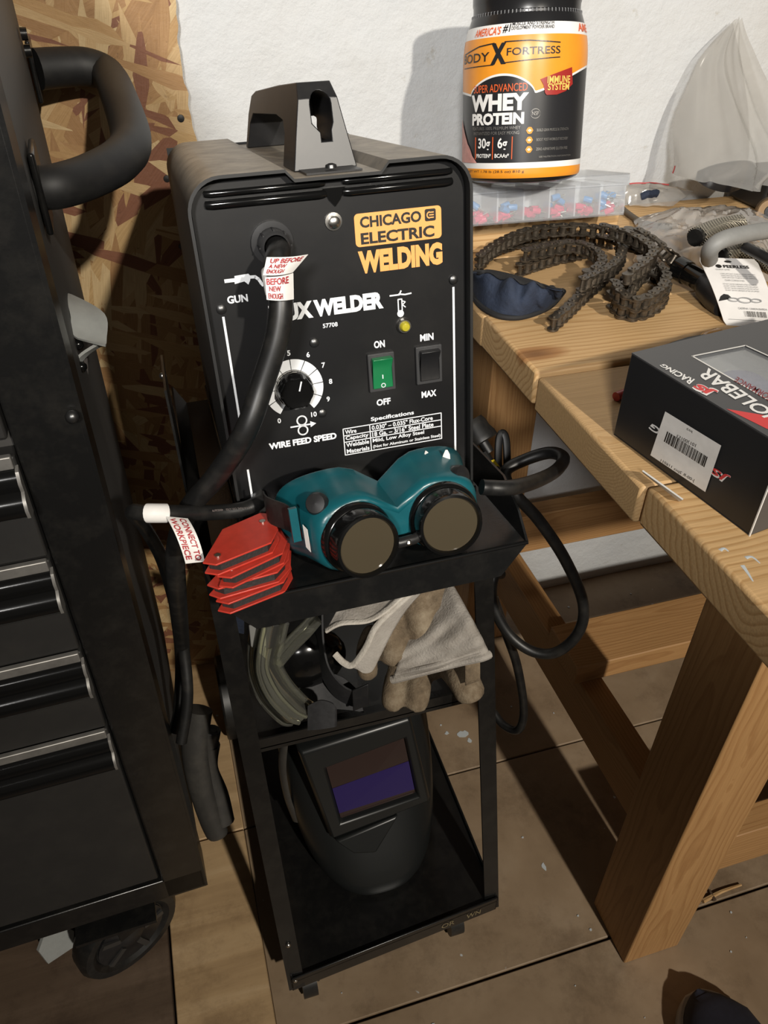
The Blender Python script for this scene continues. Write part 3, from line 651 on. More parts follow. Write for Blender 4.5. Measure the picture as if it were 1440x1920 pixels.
b = MB(); b.tube([WI @ (pl[0]+d*t_) for t_ in (0, .25, .5, .8, 1.0, 1.05)], lambda u: [.014, .016, .016, .0185, .0185, .016][min(5, int(round(u*5)))], 16)
pg = wp(b, 'cord_plug', M_['blk_rubber'])
b = MB(); b.tube([WI @ (pl[1]+d*t_) for t_ in (.0, .55)], .006, 10); b.tube([WI @ px(908, 850, zc=.86), WI @ px(925, 880, zc=.855), WI @ px(950, 890, zc=.83)], .0055, 10); wp(b, 'cord_neck', M_['blk_rubber'], pg)
b = MB(); b.tube([WI @ p for p in spline([px(936, 905, zc=.90), px(934, 860, zc=.90), px(936, 822, zc=.90), px(943, 812, zc=.90), px(949, 826, zc=.90), px(951, 870, zc=.90), px(950, 905, zc=.90)], 6)], .0045, 8, flat=.5); wp(b, 'cord_strap', M_['blk_rubber'], pg)
M_['yellow'] = mat('yellow_tape', (.55, .42, .02), .5)
b = MB(); b.tube([WI @ px(917, 870, zc=.856), WI @ px(928, 884, zc=.853)], .0078, 12); wp(b, 'yellow_band', M_['yellow'], pg)
# ================================================================== WELDING CART
cart = thing('welding_cart', 'black steel welding cart with tilted top tray and two lower shelves', 'cart', (-.19, -.45, 0))
SU0, SU1, SF, SBK, SH = -.130, .116, -.093, .34, -.1905     # top tray in the welder frame
def cw(b, name, m, parent=cart, **kw):
    b.v = [(WM @ V(p))[:] for p in b.v]; return b.build(name, m, parent, **kw)
b = MB(); t_ = .0022
b.box(((SU0+SU1)/2, (SF+SBK)/2, SH-t_/2), (SU1-SU0, SBK-SF, t_))
tray = cw(b, 'top_tray', M_['blk_metal'])
def plate(poly3, th, nrm):
    b = MB(); n = len(poly3); nn = V(nrm).normalized()*th
    b.add([V(p) for p in poly3]+[V(p)+nn for p in poly3], [tuple(range(n-1, -1, -1)), tuple(range(n, 2*n))]+[(i, (i+1) % n, n+(i+1) % n, n+i) for i in range(n)]); return b
# front apron folded down, ends cut off at a slant
cw(plate([(SU0, SF, SH), (SU1, SF, SH), (SU1-.024, SF-.002, SH-.026), (SU0+.024, SF-.002, SH-.026)], .002, (0, 1, 0)), 'front_apron', M_['blk_metal'], tray)
b = MB(); b.tube([(SU0+.001, SF, SH), (SU1-.001, SF, SH)], .0016, 8); cw(b, 'folded_edge', M_['blk_gloss'], tray)
for s, u in ((1, SU1), (-1, SU0)):
    cw(plate([(u, SF, SH), (u+s*.006, SF+.03, SH+.012), (u+s*.012, SF+.075, SH+.022), (u+s*.012, SBK, SH+.022), (u, SBK, SH)], .002, (-s, 0, 0)), 'side_lip', M_['blk_metal'], tray)
# mid shelf: shallow tray
MZ, MX0, MX1, MY0, MY1 = .402, -.330, -.062, -.530, -.20
b = MB(); b.box(((MX0+MX1)/2, (MY0+MY1)/2, MZ-.001), (MX1-MX0, MY1-MY0, .002)); mid = b.build('middle_shelf', M_['blk_metal'], cart)
b = MB()
for x0, x1, y0, y1 in ((MX0, MX1, MY0, MY0+.002), (MX0, MX1, MY1-.002, MY1), (MX0, MX0+.002, MY0, MY1), (MX1-.002, MX1, MY0, MY1)): b.box(((x0+x1)/2, (y0+y1)/2, MZ+.004), (x1-x0, y1-y0, .024))
b.build('shelf_rim', M_['blk_metal'], mid)
# base tray, standing slightly askew
def skew(p): return (p[0], p[1]-.075*(-.032-p[0]), p[2])
BX0, BX1, BY0, BY1, BZ = -.332, -.032, -.645, -.14, .085
b = MB(); b.box(((BX0+BX1)/2, (BY0+BY1)/2, BZ), (BX1-BX0, BY1-BY0, .003)); b.v = [skew(p) for p in b.v]; base = b.build('base_tray', M_['blk_metal'], cart)
b = MB()
for x0, x1, y0, y1 in ((BX0, BX1, BY0, BY0+.003), (BX0, BX1, BY1-.003, BY1), (BX0, BX0+.003, BY0, BY1), (BX1-.003, BX1, BY0, BY1)): b.box(((x0+x1)/2, (y0+y1)/2, BZ-.008), (x1-x0, y1-y0, .034))
b.v = [skew(p) for p in b.v]; b.build('tray_rim', M_['blk_metal'], base, bevel=.001)
# angle-iron legs
def angle_leg(a, c, sx, sy, wd=.021):
    a, c = V(a), V(c); b = MB(); th = .003
    prof = [(0, 0), (wd, 0), (wd, th), (th, th), (th, wd), (0, wd)]
    rings = [[p+V((sx*x, sy*y, 0)) for x, y in prof] for p in (a, c)]
    b.loft(rings); return b
topL, topR = W2((SU0, .03, SH)), W2((SU1, .03, SH))
for a, c, sx, sy in (((BX0-.004, BY0, BZ-.02), V((-.350, -.545, .735)), 1, 1), ((BX1+.004, BY0, BZ-.02), V((-.066, -.548, .735)), -1, 1),
                     ((BX0-.004, BY1, BZ-.02), W2((SU0, SBK, SH)), 1, -1), ((BX1+.004, BY1, BZ-.02), W2((SU1, SBK, SH)), -1, -1)):
    b = angle_leg(skew(a), c, sx, sy); b.build('leg', M_['blk_metal'], cart)
# holder plate bolted on the left of the tray
b = MB(); cw(plate([(SU0-.012, .06, -.20), (SU0-.012, .06, -.075), (SU0-.012, .16, -.075), (SU0-.012, .16, -.20)], .002, (1, 0, 0)), 'side_plate', M_['blk_metal'])
lb0, lb1 = V(skew((BX0-.004, BY0, BZ-.02))), V((-.350, -.545, .735))
for p in (W2((SU0-.013, .075, -.186)), W2((SU0-.013, .145, -.09)), lb0.lerp(lb1, .03)+V((.010, -.001, 0)), lb0.lerp(lb1, .14)+V((.010, -.001, 0))):
    b = MB(); b.ball(p, .0035, 10); b.build('bolt', M_['chrome'], cart)
# casters in front, wheels at the back
def caster(x, y, r=.025):
    b = MB(); b.tube([(x-.010, y, r), (x+.010, y, r)], r, 20); w_ = b.build('caster_wheel', M_['blk_rubber'], cart)
    b = MB(); b.box((x-.0135, y+.006, r+.014), (.003, .026, .044)); b.box((x+.0135, y+.006, r+.014), (.003, .026, .044)); b.box((x, y+.010, r+.038), (.036, .036, .004)); b.build('caster_fork', M_['darkmetal'], w_)
    b = MB(); b.tube([(x-.017, y, r), (x+.017, y, r)], .004, 8); b.build('axle', M_['chrome'], w_)
caster(-.308, -.642); caster(-.088, -.622)
for x in (-.350, -.014):
    b = MB(); b.tube([(x-.012, -.17, .075), (x+.012, -.17, .075)], .075, 28); b.build('rear_wheel', M_['blk_rubber'], cart, bevel=.004)
# worn sticker lettering on the base lip
M_['sticker'] = mat('worn_gilt_sticker', (.20, .16, .09), .5, vary=.5, scale=300)
for s, x0, x1 in (('OR', -.118, -.098), ('WN', -.080, -.058)):
    t = text_mesh(s, x1-x0, .0125, .01, 0); M = TM(((x0+x1)/2, BY0-.0006, BZ-.010), (math.pi/2, 0, 0)); t.v = [skew((M @ V(p))) for p in t.v]; t.build('sticker_lettering', M_['sticker'], base)

# ================================================================== THINGS ON THE TRAY
SHZ = SH+.0005
# --- stack of four red magnetic squares
M_['red'] = mat('red_enamel', (.52, .045, .028), .34, vary=.12, scale=120)
M_['magnet'] = mat('dark_magnet', (.022, .021, .020), .6, bump=.3, bscale=500)
M_['bare'] = mat('bare_steel_edge', (.30, .30, .29), .4, .9, vary=.3, scale=200)
mag_poly = [(-.036, -.010), (-.030, -.019), (.014, -.020), (.027, -.008), (.036, .016), (.030, .024), (-.004, .022)]
def magnet(i, x, y, z, rot, label, flip=1, th=.0098):
    M = WM @ Matrix.Translation((x, y, z)) @ Matrix.Rotation(rot, 4, 'Z')
    t = thing('welding_magnet', label, 'magnet', M=M, group='red welding magnets stacked on the tray', local=True)
    pp = [(a*flip, c) for a, c in mag_poly]
    for h0 in (0, th-.0014): b = MB(); b.prism(pp, h0, h0+.0014); b.build('side_plate', M_['red'], t, bevel=.0004)
    b = MB(); b.prism([(a*.86, c*.84) for a, c in pp], .0014, th-.0014); b.build('magnet_core', M_['magnet'], t)
    for a, c in ((-.024, -.010), (.024, .010)): b = MB(); b.tube([(a*flip, c, -.0004), (a*flip, c, th+.0012)], .0023, 12); b.build('rivet', M_['chrome'], t)
c = wpx(466, 1050, 0); base_u = -.1025
def tray_at(x, y, h=0.0):   # pixel met with the tray surface (raised by h) -> welder-frame point
    o = WI @ CAM; r = WI.to_3x3() @ (px(x, y, zc=1)-CAM); return o+r*((SHZ+h-o.z)/r.z)
mg = tray_at(472, 1096)
mh = .0104
for i, (dx, dy, rot, lab) in enumerate([(0, 0, .32, 'lowest red welding magnet of the stack on the tray'), (-.001, .003, .16, 'second lowest red welding magnet of the stack'), (.001, .006, .46, 'third red welding magnet of the stack, grey steel edge showing'), (-.005, .010, .38, 'topmost red welding magnet of the stack, two rivets up')]):
    magnet(i, mg.x+dx+.003, mg.y+dy*.6-.005, SHZ+i*mh, rot, lab)

# --- teal round-lens welding goggles
M_['teal'] = mat('teal_vinyl', (.006, .085, .105), .30, vary=.1, scale=60)
M_['lensdark'] = mat('dark_lens', (.060, .048, .030), .08)
M_['clear'] = None
def glass(name, col=(1, 1, 1), rough=.06, alpha=.25, ior=1.45, edge=.6):
    m, nt, b = nodes(name); L = nt.links.new
    b.inputs['Base Color'].default_value = (*col, 1); b.inputs['Roughness'].default_value = rough; b.inputs['IOR'].default_value = ior
    lw = N(nt, 'ShaderNodeLayerWeight', Blend=.22); fa = N(nt, 'ShaderNodeMath', operation='MULTIPLY_ADD'); fa.use_clamp = True
    L(lw.outputs['Fresnel'], fa.inputs[0]); fa.inputs[1].default_value = edge; fa.inputs[2].default_value = .0
    tr = N(nt, 'ShaderNodeBsdfTransparent'); tr.inputs[0].default_value = (min(1, col[0]*1.1), min(1, col[1]*1.1), min(1, col[2]*1.1), 1)
    mx = N(nt, 'ShaderNodeMixShader')
    L(tr.outputs[0], mx.inputs[1]); L(b.outputs[0], mx.inputs[2]); mx.inputs[0].default_value = alpha
    gl = N(nt, 'ShaderNodeBsdfGlossy', Roughness=rough); m2 = N(nt, 'ShaderNodeMixShader'); L(fa.outputs[0], m2.inputs[0]); L(mx.outputs[0], m2.inputs[1]); L(gl.outputs[0], m2.inputs[2]); L(m2.outputs[0], nt.nodes['Material Output'].inputs[0]); return m
M_['clearlens'] = glass('clear_plastic', (.80, .82, .80), .08, .28)
gcen = lambda x, y, d: V(wpx(x, y, d))
GD = -.100
# local goggle frame: x across the eyes, y into the face, z up
eL, eR = WM @ gcen(668, 1004, GD), WM @ gcen(829, 964, GD+.006)
gxv = (eR-eL); sep = gxv.length; gxv.normalize()
look = (CAM-(eL+eR)/2).normalized(); gy = (-(look*.62+V((0, -.75, -.04)))).normalized(); gy = (gy-gxv*gy.dot(gxv)).normalized(); gzv = gxv.cross(gy)
gmid = (eL+eR)/2
lift = 0
GM = frame(gmid, gxv, gy, gzv)
gog = thing('welding_goggles', 'teal welding goggles with round black lens rings resting on the tray', 'goggles', M=GM @ Matrix.Translation((0, .02, -.033)), local=True)
GL = Matrix.Translation((0, -.02, .033))
def gb(b, name, m, parent=gog, **kw): b.v = [(GL @ V(p))[:] for p in b.v]; return b.build(name, m, parent, **kw)
hs = sep/2; YZ = Matrix(((1, 0, 0, 0), (0, 0, 1, 0), (0, -1, 0, 0), (0, 0, 0, 1)))
# body: loft of outlines from the lens plane back to the face, nose dip in the middle
def outline(k, grow, n=64):
    out = []
    for i in range(n):
        a = 2*math.pi*i/n; ca, sa = math.cos(a), math.sin(a)
        sx = hs+.0295+grow*1.3; x = sx*math.copysign(abs(ca)**.62, ca)
        dip = math.exp(-(x/.016)**2)
        up_, dn = .030+grow*.75, .029+grow*.55
        z = (up_*abs(sa)**.55 if sa > 0 else -dn*abs(sa)**.55)
        if sa > 0: z -= dip*(.017+grow*.1)
        else: z += dip*(.020+grow*.5)
        out.append((x, k+abs(x)**2*2.6*grow/.012, z))
    return out
b = MB(); b.loft([outline(.0, -.006), outline(.002, 0), outline(.010, .002), outline(.022, .005), outline(.036, .009), outline(.040, .0125), outline(.0415, .0125), outline(.0405, .007), outline(.020, .001)], caps=False)
body = gb(b, 'goggle_body', M_['teal'], ang=50, solid=.0012)
b = MB(); b.loft([outline(.0, -.006), outline(.0005, -.03)], caps=True); gb(b, 'front_web', M_['teal'], body)
for s in (-1, 1):
    MX = Matrix.Translation((s*hs, 0, -.001)) @ Matrix.Rotation(-s*.10, 4, 'Z') @ Matrix(((1, 0, 0, 0), (0, 0, -1, 0), (0, 1, 0, 0), (0, 0, 0, 1)))
    b = MB(); b.lathe([(.0272, -.004), (.0272, .004), (.0258, .006), (.0247, .0065), (.0247, .019), (.0238, .0215), (.0218, .022), (.0212, .0205), (.0212, .002)], 40, MX, caps=False)
    ring = gb(b, 'lens_ring', M_['blk_gloss'])
    b = MB(); b.lathe([(.0216, .0185), (.0001, .0188)], 36, MX, caps=False); b.lathe([(.0216, .0155), (.0001, .0155)], 36, MX, caps=False); gb(b, 'lens', M_['lensdark'], ring)
b = MB(); b.tube([(-.016, -.008, -.006), (-.006, -.012, -.0085), (.006, -.012, -.0085), (.016, -.008, -.006)], .0040, 10); bridge = gb(b, 'bridge_clip', M_['blk_plastic'])
b = MB(); b.ball((0, -.0155, -.0085), .0022, 8); gb(b, 'bridge_rivet', M_['chrome'], bridge)
for sx, zz in ((-hs-.022, .030), (hs+.020, .026)):
    b = MB(); b.lathe([(.0085, 0), (.0085, .003), (.0070, .0065), (.0003, .0075)], 20, Matrix.Translation((sx, .012, zz-.004)) @ Matrix.Rotation(math.radians(60), 4, 'X') @ Matrix.Rotation(-.5 if sx < 0 else .5, 4, 'Y')); gb(b, 'vent_cap', M_['blk_plastic'])
def strap(u, v):
    x = -hs-.040-.012*u; return (x+.003*math.sin(6*u), .020+.030*u, .010+.022*(v-.5)+.010*u)
b = MB(); b.grid(strap, 8, 2, thick=.0012); gb(b, 'elastic_strap', M_['blk_rubber'])
b = MB(); b.box((-hs-.040, .018, .012), (.006, .004, .026)); gb(b, 'strap_buckle', M_['teal'])
def wstrap(u, v): return (hs+.004+.020*u, .036+.004*math.sin(5*u), .022+.016*(v-.5)+.008*math.sin(9*u))
b = MB(); b.grid(wstrap, 12, 3, thick=.001); gb(b, 'strap_end', M_['tag'])
M_['foamclear'] = glass('clear_vinyl', (.75, .78, .76), .15, .30)
b = MB(); b.tube([(x, .040+abs(x)*.06, .016-.030*math.exp(-(x/.018)**2)+abs(x)*.2) for x in [-.045+.09*i/16 for i in range(17)]], .0035, 8); gb(b, 'clear_inner_rim', M_['foamclear'])
# small printed label on the side of the frame
b = MB(); b.grid(lambda u, v: (-hs-.0335-.002*u, .008+.004*u, .010-.018*v+.003*u), 4, 6, thick=.0003); gb(b, 'side_label', M_['tag'])
# ================================================================== TOOL CART on the left
TY = math.radians(2.5)
TC = V((-.416, -.545, 0)); TMx = TM(TC, (0, 0, TY))      # local: x right (body at x<0), y back, z up
tc = thing('tool_cart', 'tall black rolling tool cart with grey drawers and foam push handle', 'tool cart', M=TMx, local=True)
TW, TD, TB, TT = .62, .46, .18, 1.22
b = MB(); b.box((-TW/2, TD/2+.004, (TB+TT)/2), (TW-.004, TD-.010, TT-TB)); body = b.build('cabinet_body', M_['cartgrey'], tc)
for x0, x1 in ((-.052, 0), (-TW, -TW+.052)):
    b = MB(); b.box(((x0+x1)/2, .002, (TB+TT)/2), (x1-x0, .030, TT-TB+.0)); b.build('corner_post', M_['blk_metal'], tc, bevel=.003)
b = MB(); b.box((-.001, .012, (TB+TT)/2), (.003, .05, TT-TB)); b.build('post_return', M_['blk_metal'], tc)
b = MB(); b.box((-TW/2, .0, TB+.020), (TW, .026, .044)); b.build('bottom_skirt', M_['blk_metal'], tc, bevel=.002)
# drawers: grey front, dusty strip and black full-width pull on top of each
ztop = [.865, .762, .650, .535]
for k, z in enumerate(ztop):
    zlow = ztop[k+1]+.004 if k < 3 else .232
    b = MB(); b.box((-TW/2, -.004, (z+zlow)/2), (TW-.108, .018, z-zlow)); dr = b.build('drawer', M_['drawer'], tc, bevel=.002)
    b = MB(); b.box((-TW/2, -.0145, z-.003), (TW-.112, .006, .011)); b.build('label_strip', M_['alum'], dr, bevel=.001)
    prof = [(-.012, z-.008), (-.019, z-.010), (-.023, z-.018), (-.022, z-.026), (-.028, z-.030), (-.031, z-.038), (-.029, z-.046), (-.022, z-.050), (-.012, z-.052)]
    b = MB(); xs = (-TW+.056, -.056); n = len(prof)
    b.loft([[(x, y, zz) for y, zz in prof] for x in xs]); b.build('drawer_pull', M_['blk_gloss'], dr, ang=50)
    b = MB()
    b.loft([[(x, y*1.03, zz) for y, zz in prof] for x in (-.056, -.0535)]); b.build('pull_end_cap', M_['alum'], dr)
b = MB(); b.box((-TW/2, -.004, .93), (TW-.108, .018, .10)); b.build('top_drawer', M_['drawer'], tc, bevel=.002)
# foam-covered push handle on the right side
hp = [px(60, 352, zc=.60), px(105, 350, zc=.60), px(165, 332, zc=.625), px(225, 300, zc=.66), px(246, 262, zc=.70), px(228, 195, zc=.78), px(203, 142, Y=-.055), px(165, 126, Y=-.045), px(120, 126, Y=-.05), px(70, 130, Y=-.06)]
TI = TMx.inverted()
b = MB(); b.tube([TI @ p for p in spline(hp, 7)], lambda u: lerp(.0158, .0205, u), 18); hdl = b.build('push_handle', M_['foam'], tc)
for p, yy in ((hp[0], 0), (hp[-1], 0)):
    q = TI @ p; b = MB(); b.box((.002, q.y, q.z), (.005, .05, .06)); b.build('handle_bracket', M_['blk_metal'], tc, bevel=.002)
for a, c in ((66, 70), (62, 35)):
    p = TI @ px(a, c, X=-.43); b = MB(); b.tube([(0, min(p.y, .42), p.z), (.006, min(p.y, .42), p.z)], .006, 10); b.build('rivet', M_['blk_metal'], tc)
# grey sheet-metal hook bracket bolted to the side
M_['bracket'] = mat('pale_grey_bracket', (.30, .31, .30), .45, vary=.08, scale=80)
zc = .70
B1 = lambda x, y, z_: TI @ px(x, y, zc=z_)
pl3 = [B1(113, 598-48, .705), B1(131, 556, .715), B1(198, 590, .69), B1(201, 645, .685), B1(140, 628, .675), B1(131, 575, .68)]
def ribbon(A, C, name, parent, m, th=.0025, n=6):
    P0, P1 = spline(A, n), spline(C, n); b = MB()
    b.grid(lambda u, v: P0[int(round(u*(len(P0)-1)))].lerp(P1[int(round(u*(len(P0)-1)))], v), len(P0)-1, 3, thick=th); return b.build(name, m, parent, ang=45)
br = ribbon([B1(98, 510, .70), B1(104, 555, .70), B1(122, 562, .695), B1(132, 590, .685), B1(134, 622, .68), B1(146, 634, .68)],
       [B1(102, 506, .715), B1(112, 548, .72), B1(135, 552, .715), B1(196, 588, .70), B1(200, 636, .69), B1(198, 646, .685)], 'side_bracket', tc, M_['bracket'])
ribbon([B1(186, 646, .69), B1(160, 662, .69), B1(140, 676, .69), B1(128, 664, .69)], [B1(198, 646, .70), B1(168, 664, .70), B1(148, 690, .70), B1(152, 710, .70)], 'bracket_strut', br, M_['bracket'])
for q_ in (B1(153, 688, .688), B1(147, 646, .69)):
    b = MB(); b.ball(q_, .005, 10); b.build('bracket_bolt', M_['blk_gloss'], br)
b = MB(); b.ball(TI @ px(136, 781, Y=-.562), .0052, 10); b.build('post_bolt', M_['darkmetal'], tc)
M_['sling'] = mat('grey_strap', (.14, .125, .12), .7, vary=.2, scale=150)
ribbon([B1(158, 665, .74), B1(161, 740, .78), B1(172, 815, .82)], [B1(164, 672, .75), B1(168, 745, .79), B1(174, 818, .83)], 'hanging_strap', tc, M_['sling'], .002)
# caster
M_['gun_grey0'] = mat('grey_hub_plastic', (.035, .033, .031), .4)
wc = TI @ px(236, 1738, z=.074)
Rm = Matrix.Translation(wc) @ Matrix.Rotation(math.radians(26), 4, 'Z') @ Matrix.Rotation(math.radians(90), 4, 'X') @ Matrix.Diagonal((1.1, 1.1, 1.0, 1.0))
b = MB(); b.lathe([(.020, -.014), (.045, -.012), (.052, -.018), (.061, -.018), (.066, -.010), (.066, .010), (.061, .018), (.052, .018), (.045, .012), (.020, .014)], 36, Rm); cwl = b.build('caster_wheel', M_['blk_rubber'], tc)
b = MB(); b.lathe([(.044, .0125), (.044, .0150), (.016, .0170), (.010, .022), (.0003, .022)], 28, Rm); b.build('wheel_hub', M_['blk_plastic'], cwl)
for k in range(5):
    b = MB(); b.box((.030, 0, .0165), (.026, .007, .005), Rm @ Matrix.Rotation(2*math.pi*k/5, 4, 'Z')); b.build('hub_spoke', M_['gun_grey0'], cwl)
b = MB(); b.box((wc.x, wc.y, .150), (.10, .09, .006)); b.box((0, .0, .055), (.05, .10, .004), Rm @ Matrix.Translation((0, 0, -.075))); b.box((0, .045, .045), (.03, .05, .004), Rm @ Matrix.Translation((0, 0, -.022))); b.build('caster_fork', M_['blk_metal'], cwl)
p = TI @ px(105, 1765, z=.03)
b = MB(); b.prism([(-.020, -.020), (.018, -.026), (.026, -.004), (.012, .020), (-.012, .024), (-.026, .008)], -.003, .003, TM(p, (1.2, .2, .6))); b.build('brake_pedal', M_['bracket'], cwl)
for x, y in ((-.50, .06), (-.137, .40), (-.50, .40)):
    b = MB(); b.tube([(x-.018, y, .066), (x+.018, y, .066)], .066, 24); w2 = b.build('caster_wheel', M_['blk_rubber'], tc, bevel=.004)
    b = MB(); b.box((x, y, .150), (.10, .09, .006)); b.box((x-.024, y, .10), (.004, .05, .10)); b.box((x+.024, y, .10), (.004, .05, .10)); b.build('caster_fork', M_['blk_metal'], w2)

# ================================================================== WELDING GUN hanging between the carts
M_['gun_grey'] = mat('dark_grey_plastic', (.038, .036, .033), .40, dust=.10, scale=40)
gt = px(395, 1345, zc=1.03)
gun = thing('welding_gun', 'dark grey welding gun hanging left of the cart between it and the drawers', 'welding gun', (gt.x, gt.y, gt.z-.14))
hp = [px(372, 1330, zc=1.01), px(365, 1400, zc=1.02), px(375, 1470, zc=1.04), px(395, 1535, zc=1.06), px(412, 1572, zc=1.07)]
b = MB(); b.tube(spline(hp, 8), lambda u: .019*(1-.15*u)*(1 if u < .93 else max(.25, (1-u)/.07)), 16, flat=.8); b.build('gun_grip', M_['gun_grey'], gun)
hp = [px(396, 1395, zc=1.03), px(390, 1440, zc=1.045), px(408, 1490, zc=1.06), px(418, 1540, zc=1.07)]
b = MB(); b.tube(spline(hp, 6), lambda u: lerp(.012, .016, u), 14); b.build('gun_neck', M_['gun_grey'], gun)
q0, q1 = px(398, 1368, zc=1.02), px(393, 1400, zc=1.03); dd = q1-q0
b = MB(); b.tube([q0+dd*.25, q0-dd*.02, q0, q0+dd*.05, q0+dd*.3, q0+dd], lambda u: [.0065, .007, .0105, .0115, .0115, .0105][int(round(u*5))], 16, caps=True); b.build('gun_nozzle', M_['gun_grey'], gun)
# ================================================================== THINGS ON THE BENCH
TILT = math.radians(11.5)
# --- timber offcut lying under the plastic box
off = thing('wood_offcut', 'pine offcut lying under the clear compartment box against the wall', 'offcut', (.15, -.10, .8262))
plank('offcut_block', (.26, .089, .036), (.150, -.102, .8445), 'pine', off)
# --- clear compartment box, tilted back
bfl, bfr = px(884, 425, Y=-.205), px(1168, 412, Y=-.205)
bw = (bfr-bfl).length; bx = (bfr-bfl).normalized(); bx = V((bx.x, bx.y, bx.z*.3)).normalized()
by = V((-bx.y, bx.x*math.cos(TILT), -math.sin(TILT))).normalized(); by = (by-bx*by.dot(bx)).normalized(); bz = bx.cross(by)
BD, BH = .105, .050
BM = frame(bfl, bx, by, bz)
M_['frost'] = glass('frosted_plastic', (.88, .89, .90), .12, .15)
M_['frost_rib'] = glass('frosted_divider', (.90, .91, .92), .25, .34)
cb = thing('compartment_box', 'clear plastic compartment box of pink and blue terminals under the jar', 'box', M=BM, local=True)
def shell(x0, x1, y0, y1, z0, z1, t):
    b = MB(); b.box(((x0+x1)/2, (y0+y1)/2, z0+t/2), (x1-x0, y1-y0, t))
    for a, c, d, e in ((x0, x1, y0, y0+t), (x0, x1, y1-t, y1), (x0, x0+t, y0+t, y1-t), (x1-t, x1, y0+t, y1-t)): b.box(((a+c)/2, (d+e)/2, (z0+z1)/2+t/2), (c-a, e-d, z1-z0-t))
    return b
shell(0, bw, 0, BD, 0, BH-.012, .0016).build('box_body', M_['frost'], cb, bevel=.0005)
b = MB(); b.box((bw/2, BD/2, BH-.0008), (bw+.004, BD+.004, .0016))
for a, c, d, e in ((-.002, bw+.002, -.002, -.0004), (-.002, bw+.002, BD+.0004, BD+.002), (-.002, -.0004, -.002, BD+.002), (bw+.0004, bw+.002, -.002, BD+.002)): b.box(((a+c)/2, (d+e)/2, BH-.0075), (c-a, e-d, .0125))
b.build('box_lid', M_['frost'], cb, bevel=.0005)
ncell = 6
for k in range(1, ncell):
    b = MB(); b.box((bw*k/ncell, BD/2, BH/2-.004), (.0022, BD-.005, BH-.014)); b.build('divider', M_['frost_rib'], cb)
b = MB(); b.box((bw/2, BD/2, BH/2-.004), (bw-.005, .0018, BH-.014)); b.build('divider', M_['frost_rib'], cb)
M_['pink'] = mat('pink_nylon', (.62, .035, .11), .35); M_['sky'] = mat('blue_nylon', (.05, .22, .48), .35); M_['tin'] = mat('tinned_brass', (.55, .52, .45), .3, .9)
rr = random.Random(5)
def terminal(cell, col, lab, grp):
    x = bw*(cell+.5)/ncell+rr.uniform(-.012, .012); y = .0085+rr.uniform(0, .020); z = (.0058+rr.uniform(0, .007)) if col == 'pink' else (.008+rr.uniform(0, .018))
    t = thing('crimp_terminal', lab, 'terminal', M=BM @ TM((x, y, z), (rr.uniform(-.4, .4), rr.uniform(-.5, .5), rr.uniform(-.8, .8))), group=grp, local=True)
    b = MB(); b.tube([(-.007, 0, 0), (.003, 0, 0), (.004, 0, 0)], lambda u: .0042 if u < .9 else .0034, 8); b.build('sleeve', M_[col], t)
    b = MB(); b.box((.0075, 0, 0), (.008, .0042, .0009)); b.build('blade', M_['tin'], t)
for cell, pk, bl in ((0, 8, 3), (1, 8, 4), (2, 11, 0), (3, 9, 3), (4, 12, 2), (5, 8, 9)):
    nm = ['first', 'second', 'third', 'fourth', 'fifth', 'last'][cell]
    for _ in range(pk): terminal(cell, 'pink', f'pink crimp terminal in the {nm} cell of the clear box', f'pink terminals in the {nm} cell')
    for _ in range(bl): terminal(cell, 'sky', f'blue crimp terminal in the {nm} cell of the clear box', f'blue terminals in the {nm} cell')

# --- protein powder jar, leaning back with the box
R = .0688
Jz = V((0, math.sin(TILT), math.cos(TILT)))
top_face = BM @ V((0, 0, BH+.0006)); jd = px(975, 337, zc=1)-CAM; jb = CAM+jd*((top_face-CAM).dot(bz)/jd.dot(bz)); Jz = bz.copy()
toc = (CAM-jb); Jy = -(toc-Jz*toc.dot(Jz)).normalized(); Jx = Jy.cross(Jz)      # local -y faces the camera
JM = frame(jb, Jx, Jy, Jz)
jar = thing('protein_jar', 'orange and black protein powder jar with black lid standing on the clear box', 'jar', M=JM, local=True)
M_['jar_black'] = mat('jar_black', (.014, .014, .015), .25); M_['lab_or'] = mat('label_orange', (.80, .30, .025), .32, vary=.10, scale=18); M_['lab_bk'] = mat('label_black', (.018, .018, .020), .35)
M_['lab_wh'] = mat('label_white', (.80, .79, .77), .35); M_['lab_orr'] = mat('label_orange_red', (.72, .12, .03), .4); M_['lab_red'] = mat('label_dark_red', (.33, .025, .020), .4); M_['lab_gold'] = mat('label_gold', (.75, .52, .12), .4); M_['lab_pink'] = mat('label_pink', (.62, .30, .26), .5, vary=.25, scale=90)
def jy(y): return (340-y)*.000541
def jth(x): return math.asin(max(-.999, min(.999, (x-983-(320-0)*0)/117)))
zl0, zl1 = .004, jy(50)
def jr(z):   # radius profile
    if z < .010: return R-.008*(1-z/.010)**2
    if z < jy(120): return R
    return R-.0090*min(1, max(0, (z-jy(120))/(jy(32)-jy(120))))**2.2
b = MB(); prof = [(.002, 0), (R-.012, 0), (R-.008, .0015)]+[(jr(z), z) for z in [.004, .007, .010, .05, .10, .12]+[jy(120)+(jy(34)-jy(120))*k/8 for k in range(9)]]
b.lathe(prof, 64); b.build('jar_body', M_['jar_black'], jar)
b = MB(); zt_ = jy(30); b.lathe([(.056, zt_-.006), (.0602, zt_-.004), (.0602, zt_), (.0585, zt_+.001), (.0585, zt_+.008), (.0592, zt_+.010), (.0592, zt_+.032), (.057, zt_+.035), (.002, zt_+.035)], 64); lid = b.build('lid', M_['jar_black'], jar)
b = MB()
for k in range(90): a = 2*math.pi*k/90; b.box((.0597*math.cos(a), .0597*math.sin(a), zt_-.002), (.0012, .0012, .005))
b.build('lid_teeth', M_['blk_plastic'], lid)
